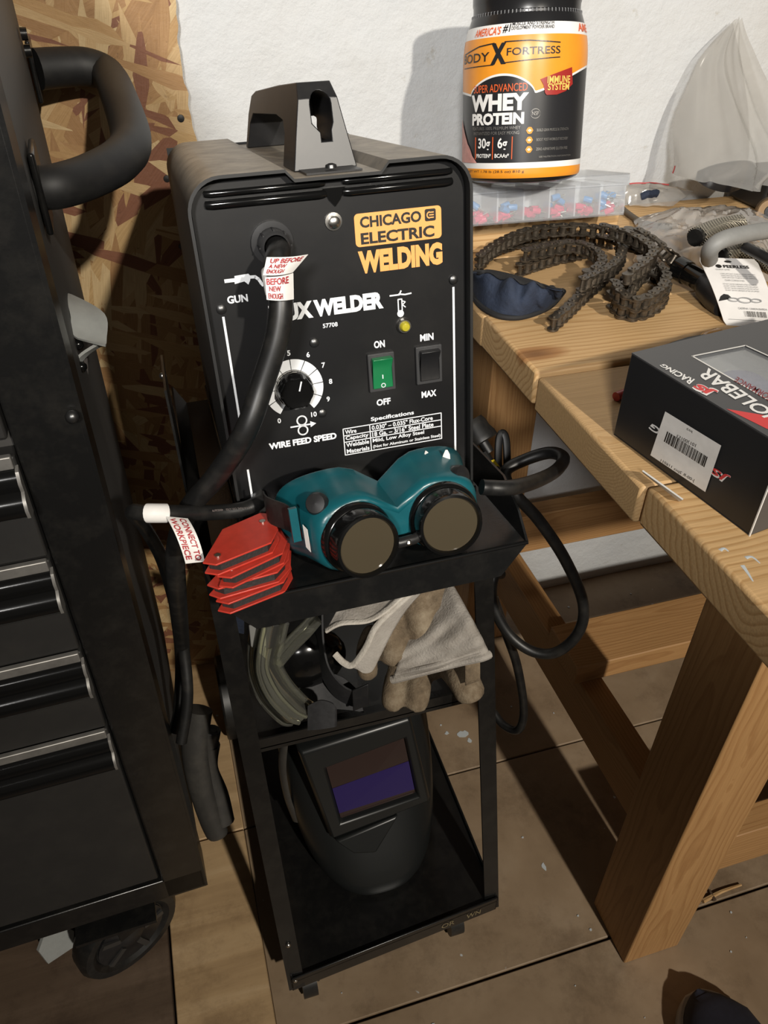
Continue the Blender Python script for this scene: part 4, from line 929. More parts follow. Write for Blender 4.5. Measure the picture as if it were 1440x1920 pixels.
def cyl(th, z, off): r = jr(z)+off; return (r*math.sin(th), -r*math.cos(th), z)
def band(th0, th1, lo, hi, off, m, name, nt=48, nz=4):
    b = MB(); b.grid(lambda u, v: cyl(lerp(th0, th1, u), lerp(lo(lerp(th0, th1, u)), hi(lerp(th0, th1, u)), v), off), nt, nz); return b.build(name, M_[m], jar, ang=80)
c_ = lambda v: (lambda th: v)
PI = math.pi
band(-PI, PI, c_(.006), c_(jy(310)), .0004, 'lab_or', 'label_foot'); band(-PI, PI, c_(jy(310)), c_(jy(299)), .0004, 'lab_wh', 'label_stripe')
band(-PI, PI, c_(jy(299)), c_(jy(120)), .0003, 'lab_bk', 'label_field', 72, 6); band(-PI, PI, c_(jy(73)), c_(jy(52)), .0004, 'lab_wh', 'label_top_stripe', 72, 5)
def wave(th):     # lower edge of the orange field
    x = 983+117*math.sin(th) if abs(th) < PI/2 else (1100 if th > 0 else 866)
    if x < 886: y = 170-6*max(0, (x-866)/20)*0+ (886-x)*-.35
    elif x < 1004: t = (x-886)/118; y = lerp(170, 172, t)-34*math.sin(PI*t)**.55
    else: y = 170-46*((x-1004)/96)**1.25
    return y
band(-PI/2, PI/2, lambda th: jy(wave(th)+4), lambda th: jy(wave(th)), .0007, 'lab_wh', 'label_curve', 160, 1)
band(-PI/2, PI/2, lambda th: jy(wave(th)), c_(jy(73)), .0006, 'lab_or', 'label_orange_field', 160, 8)
def jt(s, x0, x1, y0, y1, m, fat=.01, off=.0011, shear=0, name='lettering', slope=-.03):
    t = text_mesh(s, 1, 1, fat, 0, shear); th0, th1 = jth(x0), jth(x1)
    t.v = [cyl(lerp(th0, th1, p[0]+.5), jy(lerp(y1, y0, p[1]+.5)), off) for p in t.v]; t.build(name, M_[m], jar, smooth=False)
def jpoly(pts, m, off, name='label_patch'):
    xs = [p[0] for p in pts]; x0, x1 = min(xs)+.01, max(xs)-.01; n_ = max(2, int((x1-x0)/3)); b = MB()
    def span(x):
        ys = []
        for (xa, ya), (xb, yb) in zip(pts, pts[1:]+pts[:1]):
            if (xa-x)*(xb-x) <= 0 and xa != xb: ys.append(ya+(yb-ya)*(x-xa)/(xb-xa))
        return min(ys), max(ys)
    def f(u, v): x = lerp(x0, x1, u); lo, hi = span(x); return cyl(jth(x), jy(lerp(hi, lo, v)), off)
    b.grid(f, n_, 4); return b.build(name, M_[m], jar, smooth=False)
jt("AMERICA'S", 888, 938, 56, 70, 'lab_orr', .02, shear=.2); jt('#1', 941, 956, 53, 68, 'lab_bk', .02, shear=.2); jt('MUSCLE AND STRENGTH', 958, 1035, 51, 57, 'lab_bk', .01); jt('DEVELOPMENT POWDER BRAND', 957, 1035, 58, 64, 'lab_bk', .01); jt("AME", 1080, 1098, 54, 68, 'lab_orr', .02)
jt('BODY', 871, 920, 98, 114, 'lab_bk', .01); jt('X', 922, 950, 84, 121, 'lab_bk', .06); jt('FORTRESS', 951, 1045, 94, 107, 'lab_bk', .01)
def jline(pts, wd, m, off=.0012):
    b = MB()
    for (xa, ya), (xb, yb) in zip(pts[:-1], pts[1:]):
        n_ = max(2, int(abs(xb-xa)/6)); 
        for k in range(n_):
            q = []
            for t in (k/n_, (k+1)/n_): q += [(lerp(xa, xb, t), lerp(ya, yb, t)-wd/2), (lerp(xa, xb, t), lerp(ya, yb, t)+wd/2)]
            b.add([cyl(jth(x), jy(y), off) for x, y in (q[0], q[1], q[3], q[2])], [(0, 1, 2, 3)])
    b.build('label_line', M_[m], jar, smooth=False)
jline([(872, 97), (900, 87), (928, 84)], 2.2, 'lab_bk'); jline([(946, 83), (990, 83), (1045, 88)], 2.0, 'lab_bk'); jline([(872, 122), (928, 121)], 1.6, 'lab_bk'); jline([(944, 119), (975, 117), (1045, 113)], 1.8, 'lab_bk')
jt('SUPER ADVANCED', 892, 990, 155, 169, 'lab_orr', .005); jt('WHEY', 888, 993, 172, 203, 'lab_wh', .05, .0013); jt('PROTEIN', 890, 986, 206, 228, 'lab_wh', .05, .0013)
jt('FEATURES 100% PREMIUM WHEY', 891, 980, 231, 237, 'alum', .0); jt('INSTANTIZED FOR EASY MIXING', 893, 978, 240, 246, 'alum', .0)
jt('30g', 902, 925, 252, 277, 'lab_wh', .02); jt('6g', 939, 957, 252, 277, 'lab_wh', .02); jt('PROTEIN*', 899, 927, 281, 289, 'lab_wh', .02); jt('BCAAs*', 934, 961, 281, 289, 'lab_wh', .02)
for x in (897, 930, 966): jpoly([(x-.8, 250), (x+.8, 250), (x+.8, 292), (x-.8, 292)], 'lab_orr', .0012, 'label_line')
jpoly([(1012, 150), (1068, 130), (1070, 160), (1058, 172), (1042, 178), (1022, 178), (1018, 160)], 'lab_red', .0016, 'label_badge'); jt('IMMUNE', 1024, 1064, 145, 158, 'lab_gold', .02, .0022); jt('SYSTEM', 1025, 1063, 158, 170, 'lab_gold', .02, .0022)
for y, s in ((240, 'BUILD LEAN MUSCLE & STRENGTH'), (257.5, 'BOOST POST-WORKOUT RECOVERY'), (275, 'ZERO ASPARTAME GLUTEN FREE')):
    jpoly([(997+6.5*math.cos(2*PI*k/18), y+6.5*math.sin(2*PI*k/18)) for k in range(18)], 'lab_or', .0012, 'label_icon'); jpoly([(997+3.5*math.cos(2*PI*k/6), y+3*math.sin(2*PI*k/6)) for k in range(6)], 'lab_wh', .0014, 'label_icon'); jt(s, 1010, 1068, y-2.5, y+2.5, 'alum', 0)
jt('NSF', 1000, 1012, 206, 213, 'alum', .0); jline([(1006+8.5*math.cos(2*PI*k/20), 210+8.5*math.sin(2*PI*k/20)) for k in range(21)], .9, 'alum')
jt('NET WT 1.78 lb (28.5 oz) 810 g', 882, 990, 313, 319, 'lab_bk', 0); jt('SEE NUTRITION INFORMATION', 1016, 1075, 288, 291, 'alum', 0)
jpoly([(867.5, 215), (872, 235), (880, 262), (886, 272), (890, 285), (900, 299), (867.5, 299)], 'lab_pink', .0012, 'label_picture')

# --- roller chain: links lying flat in loops
M_['chain'] = mat('oily_chain_steel', (.115, .095, .072), .40, .75, vary=.45, scale=160)
chain = thing('roller_chain', 'oily dark roller chain heaped in loops on the bench below the clear box', 'chain', (.15, -.30, .8285))
PT, PH, PLT = .0135, .0062, .0020
def plate_poly(L, r):
    out = []
    for k in range(9): a = math.radians(-90+180*k/8); out.append((L/2+r*math.cos(a), r*math.sin(a)))
    out.append((0, r*.72))
    for k in range(9): a = math.radians(90+180*k/8); out.append((-L/2+r*math.cos(a), r*math.sin(a)))
    out.append((0, -r*.72)); return out
def link_mesh(outer):
    b = MB(); hh = .0066 if outer else .0046
    for s in (-1, 1): b.prism(plate_poly(PT, PH), s*hh-.0009, s*hh+.0009)
    for x in (-PT/2, PT/2):
        if outer: b.tube([(x, 0, -.0086), (x, 0, .0086)], .0025, 8)
        else: b.tube([(x, 0, -.0042), (x, 0, .0042)], .0047, 9)
    me = b.mesh('chain_link', True, 40); me.materials.append(M_['chain']); return me
LM = [link_mesh(True), link_mesh(False)]
lk = 0
def lay_chain(pts, roll=0):
    global lk
    P = resample(spline(pts, 24), PT)
    for a, c in zip(P[:-1], P[1:]):
        d = (c-a).normalized(); up = V((0, 0, 1)); y_ = up.cross(d).normalized(); z_ = d.cross(y_)
        o = bpy.data.objects.new('chain_link', LM[lk % 2]); COL.objects.link(o); attach(o, chain)
        o.matrix_basis = frame((a+c)/2, d, y_, z_) @ Matrix.Rotation(roll+random.uniform(-.1, .1), 4, 'X'); lk += 1
def cz(x, y, lev): return px(x, y, z=.8285+.0092+lev*.0178)
lay_chain([cz(1038, 606, 0), cz(1068, 580, 0), cz(1098, 550, 0), cz(1128, 524, 0), cz(1148, 500, 0)])
lay_chain([cz(898, 496, 0), cz(925, 470, 0), cz(980, 452, 0), cz(1040, 445, 0), cz(1100, 446, 0), cz(1150, 460, 0)])
lay_chain([cz(900, 488, 1), cz(935, 462, 1), cz(985, 440, 1), cz(1045, 431, 1), cz(1105, 432, 1), cz(1160, 448, 1), cz(1205, 470, 1)])
lay_chain([cz(975, 505, 0), cz(1020, 490, 0), cz(1065, 478, 0), cz(1110, 475, 0)])
lay_chain([cz(985, 478, 1), cz(1030, 468, 1), cz(1070, 462, 1), cz(1105, 470, 1), cz(1128, 492, 1), cz(1115, 512, 1), cz(1080, 516, 1)])
lay_chain([cz(1092, 532, 1.2), cz(1105, 527, 1.1), cz(1120, 520, 1), cz(1150, 503, 1), cz(1166, 478, 1), cz(1160, 455, 1)])
lay_chain([cz(1150, 565, 0), cz(1170, 585, 0), cz(1205, 585, 0), cz(1238, 566, 0), cz(1247, 538, 0), cz(1225, 518, 0), cz(1190, 520, 0), cz(1160, 540, 0)])
lay_chain([cz(1150, 538, 1), cz(1168, 562, 1), cz(1200, 570, 1), cz(1238, 548, 1), cz(1246, 520, 1), cz(1222, 502, 1), cz(1200, 520, 1), cz(1185, 540, 1)])
lay_chain([cz(1176, 522, 2), cz(1210, 498, 2), cz(1224, 476, 2), cz(1190, 450, 2), cz(1150, 436, 2), cz(1120, 430, 2)])
lay_chain([cz(1272, 494, .6), cz(1250, 478, 1.4), cz(1225, 458, 2), cz(1195, 440, 2.1), cz(1165, 432, 2.1)])

# --- navy cloth pouch with black edging
M_['navy'] = mat('navy_cloth', (.017, .026, .050), .85, vary=.25, scale=70, bump=.4, bscale=300); M_['navy_trim'] = mat('black_binding', (.010, .010, .011), .8)
cl = thing('cloth_pouch', 'crumpled navy blue cloth pouch with black edging left of the chain', 'cloth', tuple(px(965, 575, z=.8285)))
FR_ = spline([px(a, c, z=.831) for a, c in [(880, 526), (893, 565), (925, 590), (965, 597), (1005, 588), (1035, 572), (1056, 548)]], 6)
BK_ = spline([px(a, c, z=.868) for a, c in [(880, 512), (910, 508), (945, 514), (975, 522), (1005, 531), (1032, 541), (1053, 545)]], 6)
def pouch(u, v):
    i = u*(len(FR_)-1); k = min(int(i), len(FR_)-2); f = i-k; a = FR_[k].lerp(FR_[k+1], f); c = BK_[k].lerp(BK_[k+1], f)
    e = math.sin(math.pi*u)**.6 if 0 < u < 1 else 0
    fold = .0090*math.sin(u*31+2.5*v+1.5*math.sin(4*v))+.003*mnoise.noise(V((u*9, v*5, 2)))
    return a.lerp(c, v)+V((0, -.012*math.sin(math.pi*v)*e, (.012*math.sin(math.pi*v)+fold*math.sin(math.pi*min(1, v*1.15)))*e))
b = MB(); b.grid(pouch, 48, 16); b.build('pouch_body', M_['navy'], cl, solid=.0015, ang=60)
b = MB(); b.tube([pouch(k/36, 0)+V((0, 0, .001)) for k in range(37)], .0036, 8); b.build('edging', M_['navy_trim'], cl)
b = MB(); b.grid(lambda u, v: pouch(lerp(.02, .98, u), lerp(.76, 1.0, v))+V((0, -.0022, .0022)), 32, 4); b.build('edging_band', M_['navy_trim'], cl, solid=.0015, ang=60)

# --- black part box with printed lid and window
def top(x, y): return px(x, y, z=H-.003+.080)
A0 = px(1150, 815, z=.8255); B0 = px(1405, 1005, z=.8255)
ax = (B0-A0); bl_ = ax.length; ax = V((ax.x, ax.y, 0)).normalized(); ay = V((-ax.y, ax.x, 0))      # ax: along the label side towards the viewer, ay: to the right
BXM = frame(A0, ax, ay, V((0, 0, 1)))
BXL, BXW, BXH = bl_, .27, .079
M_['card_black'] = mat('black_card', (.016, .016, .017), .42); M_['card_grey'] = mat('dark_grey_card', (.060, .060, .062), .38); M_['card_red'] = mat('red_card', (.62, .045, .045), .4); M_['kraft'] = mat('white_board_edge', (.70, .69, .66), .7)
pb = thing('parts_box', 'black printed parts box with barcode label and lid window at the bench edge', 'box', M=BXM, local=True)
t_ = .0012; b = MB()
for x0, x1, y0, y1, z0, z1 in ((0, BXL, 0, BXW, 0, t_), (0, BXL, 0, t_, t_, BXH-t_), (0, BXL, BXW-t_, BXW, t_, BXH-t_), (0, t_, t_, BXW-t_, t_, BXH-t_), (BXL-t_, BXL, t_, BXW-t_, t_, BXH-t_)): b.box(((x0+x1)/2, (y0+y1)/2, (z0+z1)/2), (x1-x0, y1-y0, z1-z0))
b.build('box_body', M_['card_black'], pb, bevel=.0006)
BXI = BXM.inverted()
def tl(x, y): p = BXI @ px(x, y, z=.8255+BXH); return V((p.x, p.y))      # pixel on the lid
def fl_(x, y):                                                            # pixel on the label side
    o = BXI @ CAM; r = BXI.to_3x3() @ (px(x, y, zc=1)-CAM); p = o+r*((0-o.y)/r.y); return V((p.x, p.z))
win = [tl(1298, 668), tl(1398, 648), tl(1490, 690), tl(1475, 770)]
lid_b = MB(); lid_b.box((BXL/2, BXW/2, BXH-t_/2), (BXL, BXW, t_))
cut = MB(); cut.prism([(p.x, p.y) for p in win], BXH-.01, BXH+.01)
from_mesh(booldiff(lid_b, cut), 'box_lid', M_['card_grey'], pb, smooth=False)
M_['film'] = glass('window_film', (.9, .92, .95), .05, .14)
b = MB(); b.prism([(p.x, p.y) for p in win], BXH-.0016, BXH-.0013); b.build('window_film', M_['film'], pb, smooth=False)
b = MB(); wl2 = win+win[:1]
s_ = stroke([(p.x, p.y) for p in wl2], .0016); s_.v = [(v[0], v[1], BXH+.0002) for v in s_.v]; s_.build('window_edge', M_['kraft'], pb, smooth=False)
M_['foamw'] = mat('white_foam', (.62, .62, .60), .8); M_['violet'] = mat('violet_anodised', (.16, .16, .46), .3, .3)
wc_ = sum(win, V((0, 0)))/4
b = MB(); b.box((BXL/2, BXW/2, .030), (BXL-.006, BXW-.006, .050)); fo = b.build('foam_insert', M_['foamw'], pb)
cpt = tl(1405, 690)
b = MB(); b.lathe([(.034, .0555), (.034, .060), (.031, .0615), (.031, .0555)], 32, Matrix.Translation((cpt.x, cpt.y, 0))); b.build('foam_ring', M_['foamw'], pb)
b = MB(); b.lathe([(.021, .0552), (.021, .064), (.018, .068), (.001, .069)], 32, Matrix.Translation((cpt.x, cpt.y, 0))); b.build('violet_part', M_['violet'], pb)
def lid_quad(pts, m, name, h=.0002):
    b = MB(); b.add([(tl(*p).x, tl(*p).y, BXH+h) for p in pts], [tuple(range(len(pts)))]); return b.build(name, M_[m], pb, smooth=False)
lid_quad([(1362, 767), (1470, 785), (1520, 830), (1437, 804)], 'card_red', 'lid_panel')
M_['card_darkred'] = mat('dark_red_print', (.20, .012, .014), .4)
def quad_text(s, q, fn, m, name='lettering', shear=0, fat=.02, axis='lid', h=.0004):
    """lettering fitted to the quad q = (left-bottom, right-bottom, right-top, left-top) in reading order"""
    t = text_mesh(s, 1, 1, fat, 0, shear); Q = [fn(*p) for p in q]; out = []
    for p in t.v:
        u, v = p[0]+.5, p[1]+.5; r = (Q[0].lerp(Q[1], u)).lerp(Q[3].lerp(Q[2], u), v)
        out.append((r.x, r.y, BXH+h) if axis == 'lid' else (r.x, -h, r.y))
    t.v = out; t.build(name, M_[m], pb, smooth=False)
quad_text('RACING', [(1303, 712), (1242, 682), (1236, 690-4), (1296, 724)], tl, 'lab_wh', shear=.3, fat=.03)
quad_text('JS', [(1346, 735), (1306, 715), (1298, 727), (1340, 748)], tl, 'card_red', shear=.3, fat=.05, h=.0008)
quad_text('JS', [(1348, 733), (1305, 712), (1296, 729), (1341, 751)], tl, 'lab_wh', shear=.3, fat=.10)
quad_text('HOLEBAR', [(1478, 790), (1328, 690), (1310, 706), (1456, 800)], tl, 'lab_wh', shear=.25, fat=.02)
quad_text('PERFORMANCE', [(1472, 755), (1382, 707), (1376, 715), (1462, 765)], tl, 'card_darkred', fat=.01)
# label side
def fquad(pts, m, name, h=.0003, rr_=0):
    b = MB(); Q = [fl_(*p) for p in pts]; b.add([(p.x, -h, p.y) for p in Q], [tuple(range(len(Q)))[::-1]]); return b.build(name, M_[m], pb, smooth=False)
quad_text('JS RACING', [(1371, 893), (1222, 788), (1216, 803), (1364, 911)], fl_, 'lab_wh', shear=.2, fat=.03, axis='side', h=.0003)
quad_text('JS', [(1371, 893), (1338, 870), (1332, 884), (1364, 908)], fl_, 'card_red', shear=.2, fat=.02, axis='side', h=.0006)
lab = fquad([(1221, 853), (1249, 771), (1354, 835), (1324, 922)], 'tag', 'barcode_label', .0009)
quad_text('J02', [(1301, 812), (1289, 806), (1290, 801), (1302, 807+1)], fl_, 'print_black', axis='side', h=.0013, fat=.0)
quad_text('101300153', [(1306, 838), (1271, 820), (1272, 814), (1308, 832)], fl_, 'print_black', axis='side', h=.0013, fat=.0)
quad_text('J-00-R 2pcs 116011', [(1303, 905), (1240, 866), (1242, 860), (1306, 899)], fl_, 'print_black', axis='side', h=.0013, fat=.0)
b = MB(); rr = random.Random(11); u = 0.0
while u < 1:
    w_ = rr.choice([.008, .012, .018, .026]); 
    if u+w_ < 1:
        q = [fl_(lerp(1247, 1324, uu)+dx, lerp(827, 876, uu)+dy) for uu, dx, dy in ((u, 0, 0), (u+w_, 0, 0), (u+w_, 6.5, -19), (u, 6.5, -19))]
        b.add([(p.x, -.0013, p.y) for p in q], [(3, 2, 1, 0)])
    u += w_+rr.choice([.008, .012, .02])
b.build('barcode', M_['print_black'], pb, smooth=False)
# torn tuck flap under the label
b = MB(); Q = [BXI @ px(*p, z=zz) for p, zz in (((1212, 880), .835), ((1288, 934), .835), ((1282, 937), .8262), ((1214, 884), .8262))]
b.add([(p.x, p.y-.004, p.z) for p in Q], [(0, 1, 2, 3)]); b.build('torn_flap', M_['kraft'], pb, solid=.0012, smooth=False)
b = MB(); b.box((BXL-.0002, BXW/2, BXH/2), (.0006, BXW, BXH-.002)); b.build('grey_end', M_['card_grey'], pb)
s_ = MB(); s_.box((BXL, .0, BXH/2), (.0010, .0010, BXH)); s_.build('worn_edge', M_['kraft'], pb)

# --- screwdriver behind the box: black grip, amber end
M_['amber_pl'] = mat('amber_plastic', (.42, .20, .03), .2); p0, p1, p2 = px(1243, 668, z=.842), px(1320, 645, z=.842), px(1352, 636, z=.842)
sd = thing('screwdriver', 'screwdriver with black grip and amber end behind the parts box', 'screwdriver', (p1.x, p1.y, .8275))
b = MB(); b.tube([p0, p0.lerp(p1, .15), p0.lerp(p1, .6), p1], lambda u: [.006, .011, .012, .010][int(round(u*3))], 10); b.build('grip', M_['blk_rubber'], sd)
b = MB(); b.tube([p1, p1.lerp(p2, .3), p1.lerp(p2, .8), p2], lambda u: [.010, .0125, .0125, .008][int(round(u*3))], 12); b.build('handle_end', M_['amber_pl'], sd)
b = MB(); b.tube([p0, p0+(p0-p1)*.35], .003, 8); b.build('shaft', M_['chrome'], sd)
r0, r1 = px(1155, 744, z=.828), px(1185, 732, z=.828)
b = MB(); b.tube([r0, r0.lerp(r1, .1), r1+(r1-r0)*1.2], .0045, 10); o = b.build('red_marker', mat('red_plastic', (.45, .03, .03), .35)); set_origin(o, r0-V((0, 0, .0045))); tag(o, 'thin red plastic rod poking out from under the parts box', 'rod')

# --- hang card of a chain connector, propped up
M_['cardw'] = mat('white_card', (.66, .64, .62), .6, vary=.05, scale=40); M_['greyprint'] = mat('grey_print', (.30, .30, .30), .6)
C0, C1, C2, C3 = px(1360, 612, z=.8275), px(1462, 618, z=.8275), px(1418, 486, z=.880), px(1308, 482, z=.880)
def cardp(u, v): return C0.lerp(C1, u).lerp(C3.lerp(C2, u), v)+V((0, 0, .004*math.sin(math.pi*v)))
hc = thing('hang_card', 'white printed hang card of a chain connector propped beside the black tube', 'card', (C0.x, C0.y, .827))
b = MB(); b.grid(lambda u, v: cardp(min(1, max(0, u)) if .04 < v < .93 else min(1-.04, max(.04, u)), v), 10, 14, thick=.0007); b.build('card', M_['cardw'], hc, smooth=False)
def ctext(s, u0, u1, v0, v1, m='print_black', fat=.01):
    t = text_mesh(s, 1, 1, fat, 0); nn = (C1-C0).cross(C3-C0).normalized()*.0012
    t.v = [tuple(cardp(lerp(u0, u1, p[0]+.5), lerp(v0, v1, p[1]+.5))+nn) for p in t.v]; t.build('lettering', M_[m], hc, smooth=False)
def cblock(u0, u1, v0, v1, m, k=1):
    b = MB(); nn = (C1-C0).cross(C3-C0).normalized()*.0012; b.add([cardp(u0, v0)+nn, cardp(u1, v0)+nn, cardp(u1, v1)+nn, cardp(u0, v1)+nn], [(0, 1, 2, 3)]); b.build('print_block', M_[m], hc, smooth=False)
ctext('PEERLESS', .36, .80, .82, .87, 'print_black', .03)
b = MB(); nn = (C1-C0).cross(C3-C0).normalized()*.0012; b.add([cardp(.28+.05*math.cos(2*PI*k/16), .845+.03*math.sin(2*PI*k/16))+nn for k in range(16)], [tuple(range(16))]); b.build('print_mark', M_['print_black'], hc, smooth=False)
b = MB(); b.add([cardp(.48+.06*math.cos(2*PI*k/16), .93+.02*math.sin(2*PI*k/16))+nn for k in range(16)], [tuple(range(16))]); b.build('hang_hole', M_['print_black'], hc, smooth=False)
ctext('QUICK LINK', .20, .45, .775, .80, 'greyprint', 0)
for v in (.72, .69, .66): ctext('LOAD LIMIT NOT TO BE EXCEEDED WARNING', .25, .85, v-.010, v+.010, 'greyprint', 0)
ctext('CHAIN CONNECTORS', .28, .62, .605, .63, 'greyprint', .0)
for v in (.56, .53, .50, .47): ctext('DO NOT USE FOR OVERHEAD LIFTING OR SUPPORT', .22, .82, v-.010, v+.010, 'greyprint', 0)
b = MB()
for c_u, ru, rv in ((.30, .09, .022), (.50, .12, .034), (.70, .09, .022)):
    pts = [cardp(c_u+ru*math.cos(2*PI*k/20), .34+rv*math.sin(2*PI*k/20))+nn for k in range(21)]; b.tube(pts, .0007, 5)
b.build('link_picture', M_['greyprint'], hc)
ctext('CADENA / UNION RAPIDA', .34, .86, .22, .245, 'greyprint', .01)
for k in range(22): cblock(.42+.018*k, .42+.018*k+random.choice([.004, .008, .011]), .13, .20, 'print_black')
b = MB(); b.add([cardp(.1, .085)+nn, cardp(.9, .085)+nn, cardp(.9, .09)+nn, cardp(.1, .09)+nn], [(0, 1, 2, 3)]); b.build('print_rule', M_['greyprint'], hc, smooth=False)

# --- black plastic tube fitting
p0, p1, p2 = px(1270, 502, z=.850), px(1320, 530, z=.846), px(1345, 560, z=.842)
d = (p1-p0).normalized()
tf = thing('tube_fitting', 'glossy black plastic tube fitting with open end beside the chain', 'fitting', (p1.x, p1.y, .8275))
b = MB(); b.tube([p0+d*.012, p0+d*.001, p0, p0+d*.016, p0+d*.0165, p1], lambda u: [.0115, .0118, .0140, .0140, .0125, .0125][int(round(u*5))], 20, caps=False); b.build('tube', M_['blk_gloss'], tf)
b = MB(); b.tube([p1, p1.lerp(p2, .3), p1.lerp(p2, .35), p2, p2+(p2-p1)*.5], lambda u: [.0125, .0125, .0155, .0155, .012][int(round(u*4))], 18); b.build('tube_collar', M_['blk_plastic'], tf)

# --- bags
M_['bag'] = glass('poly_bag', (.64, .625, .595), .16, .32, edge=.6); M_['bag2'] = glass('crinkled_bag', (.80, .785, .75), .07, .36, edge=.9); M_['redzip'] = mat('red_zip_line', (.42, .05, .05), .5)
# tall clear bag leaning on the wall
T = [px(1258, 322, Y=-.06), px(1262, 250, Y=-.045), px(1290, 160, Y=-.030), px(1322, 95, Y=-.022), px(1378, 36, Y=-.016)]
T2 = [px(1345, 345, Y=-.16), px(1380, 300, Y=-.13), px(1362, 200, Y=-.070), px(1355, 110, Y=-.035), px(1384, 35, Y=-.018)]
T3 = [px(1470, 345, Y=-.13), px(1490, 290, Y=-.10), px(1460, 200, Y=-.06), px(1420, 110, Y=-.03), px(1392, 36, Y=-.017)]
S1, S2, S3 = spline(T, 6), spline(T2, 6), spline(T3, 6)
tb = thing('poly_bag', 'tall clear plastic bag leaning up against the wall at the bench end', 'plastic bag', tuple(px(1350, 350, Y=-.08)))
def bagf(u, v):
    i = v*(len(S1)-1); k = min(int(i), len(S1)-2); f = i-k
    a, m_, c = [s[k].lerp(s[k+1], f) for s in (S1, S2, S3)]
    p = a*(1-u)*(1-2*u)*1.0+m_*4*u*(1-u)+c*u*(2*u-1) if True else a
    w_ = (1-v)
    return p+V((0, .016*w_*mnoise.noise(V((u*7, v*4, 2)))-.030*w_*max(0, 1-abs(u-.42-.25*w_)/.09)-.022*w_*max(0, 1-abs(u-.74)/.06), .004*mnoise.noise(V((u*6, v*5, 7)))))
b = MB(); b.grid(bagf, 60, 30); b.build('bag_film', M_['bag'], tb, ang=180)
b = MB(); b.tube([bagf(.02+.0*k, .0+.012*k) for k in range(7)], .0010, 6); b.build('red_seal', M_['redzip'], tb)
# dark sunglasses-shaped lens inside it
p = px(1360, 326, Y=-.075)
M_['smoke'] = mat('smoke_plastic', (.020, .020, .023), .18)
dk = thing('dark_visor', 'dark smoked plastic visor lying inside the tall clear bag', 'visor', (p.x, p.y, p.z-.02))
b = MB(); b.grid(lambda u, v: p+V((.100*(u-.5), -.020*math.cos(math.pi*(u-.5)), .042*(v-.5)*math.sin(math.pi*min(.98, max(.02, u)))**.5)), 20, 6, thick=.003); b.build('visor_lens', M_['smoke'], dk, ang=70)
b = MB(); b.tube([p+V((.100*(u-.5), -.020*math.cos(math.pi*(u-.5))-.001, .0215*math.sin(math.pi*min(.98, max(.02, u)))**.5)) for u in [k/20 for k in range(21)]], .0022, 6); b.build('visor_rim', M_['blk_gloss'], dk)
# black case at the frame's right edge
q = px(1425, 350, Y=-.05)
bc = thing('black_case', 'black case standing behind the crinkled bag at the right', 'case', (q.x+.05, q.y, .8265))
b = MB(); b.box((q.x+.060, -.055, .853), (.17, .075, .052)); b.build('case_shell', M_['blk_plastic'], bc, bevel=.005)
b = MB(); b.box((q.x+.060, -.094, .853), (.16, .004, .003)); b.build('case_seam', M_['blk_gloss'], bc)
q = px(1428, 400, z=.845)
sp_ = thing('spool', 'round brass and black spool end beside the black case', 'spool', (q.x, q.y, .8268))
b = MB(); b.lathe([(.016, -.012), (.018, -.010), (.018, .010), (.016, .012), (.008, .012), (.008, .006), (.001, .006)], 22, TM(q+V((.012, 0, .003)), (math.radians(80), 0, math.radians(-35)))); b.build('spool_drum', mat('brass_brown', (.22, .14, .07), .4, .5), sp_)
b = MB(); b.lathe([(.0075, .008), (.0075, .013), (.001, .013)], 16, TM(q+V((.012, 0, .003)), (math.radians(80), 0, math.radians(-35)))); b.build('spool_hub', M_['blk_plastic'], sp_)
# flat zip bag in front of the wall, with red zip line
def sheet(q4, nz, amp, sd, lift, nu=24, nv=16):
    Q = [V(p) for p in q4]
    def f(u, v):
        p = Q[0].lerp(Q[1], u).lerp(Q[3].lerp(Q[2], u), v); e = (math.sin(math.pi*u)*math.sin(math.pi*v))**.5 if 0 < u < 1 and 0 < v < 1 else 0
        return p+V((0, 0, lift*e+amp*max(e, .25)*(mnoise.noise(V((u*nz+sd, v*nz, sd)))+.5*mnoise.noise(V((u*nz*2.6, v*nz*2.6+sd, 3))))))
    return f
zq = [px(1180, 386, z=.832), px(1262, 386, z=.832), px(1300, 358, Y=-.035), px(1165, 346, Y=-.012)]
zb = thing('zip_bag', 'flat clear zip bag with red seal line lying between jar box and tall bag', 'plastic bag', (zq[0].x, zq[0].y, .8265))
zf = sheet(zq, 4, .006, 4, .012); b = MB(); b.grid(zf, 24, 16); b.build('bag_film', M_['bag'], zb, ang=180)
b = MB(); b.tube([zf(.10+.55*k/12, .93)+V((0, 0, .0015)) for k in range(13)], .0011, 6); b.build('red_seal', M_['redzip'], zb)
b = MB(); b.tube([zf(.25+.3*k/8, .35)-V((0, 0, .006)) for k in range(9)], .006, 8); b.build('dark_contents', M_['navy'], zb)
# dark curved cable on the bench between the box and the crinkled bag
cpts = [px(1168, 392, z=.831), px(1180, 402, z=.831), px(1200, 415, z=.831), px(1225, 422, z=.831), px(1260, 425, z=.831)]
b = MB(); b.tube(spline(cpts, 8), .0042, 10); o = b.build('dark_cable', mat('brown_grey_cable', (.085, .066, .045), .6)); set_origin(o, cpts[0]-V((0, 0, .0045))); tag(o, 'dark grey-brown cable curving out from beside the clear box', 'cable')
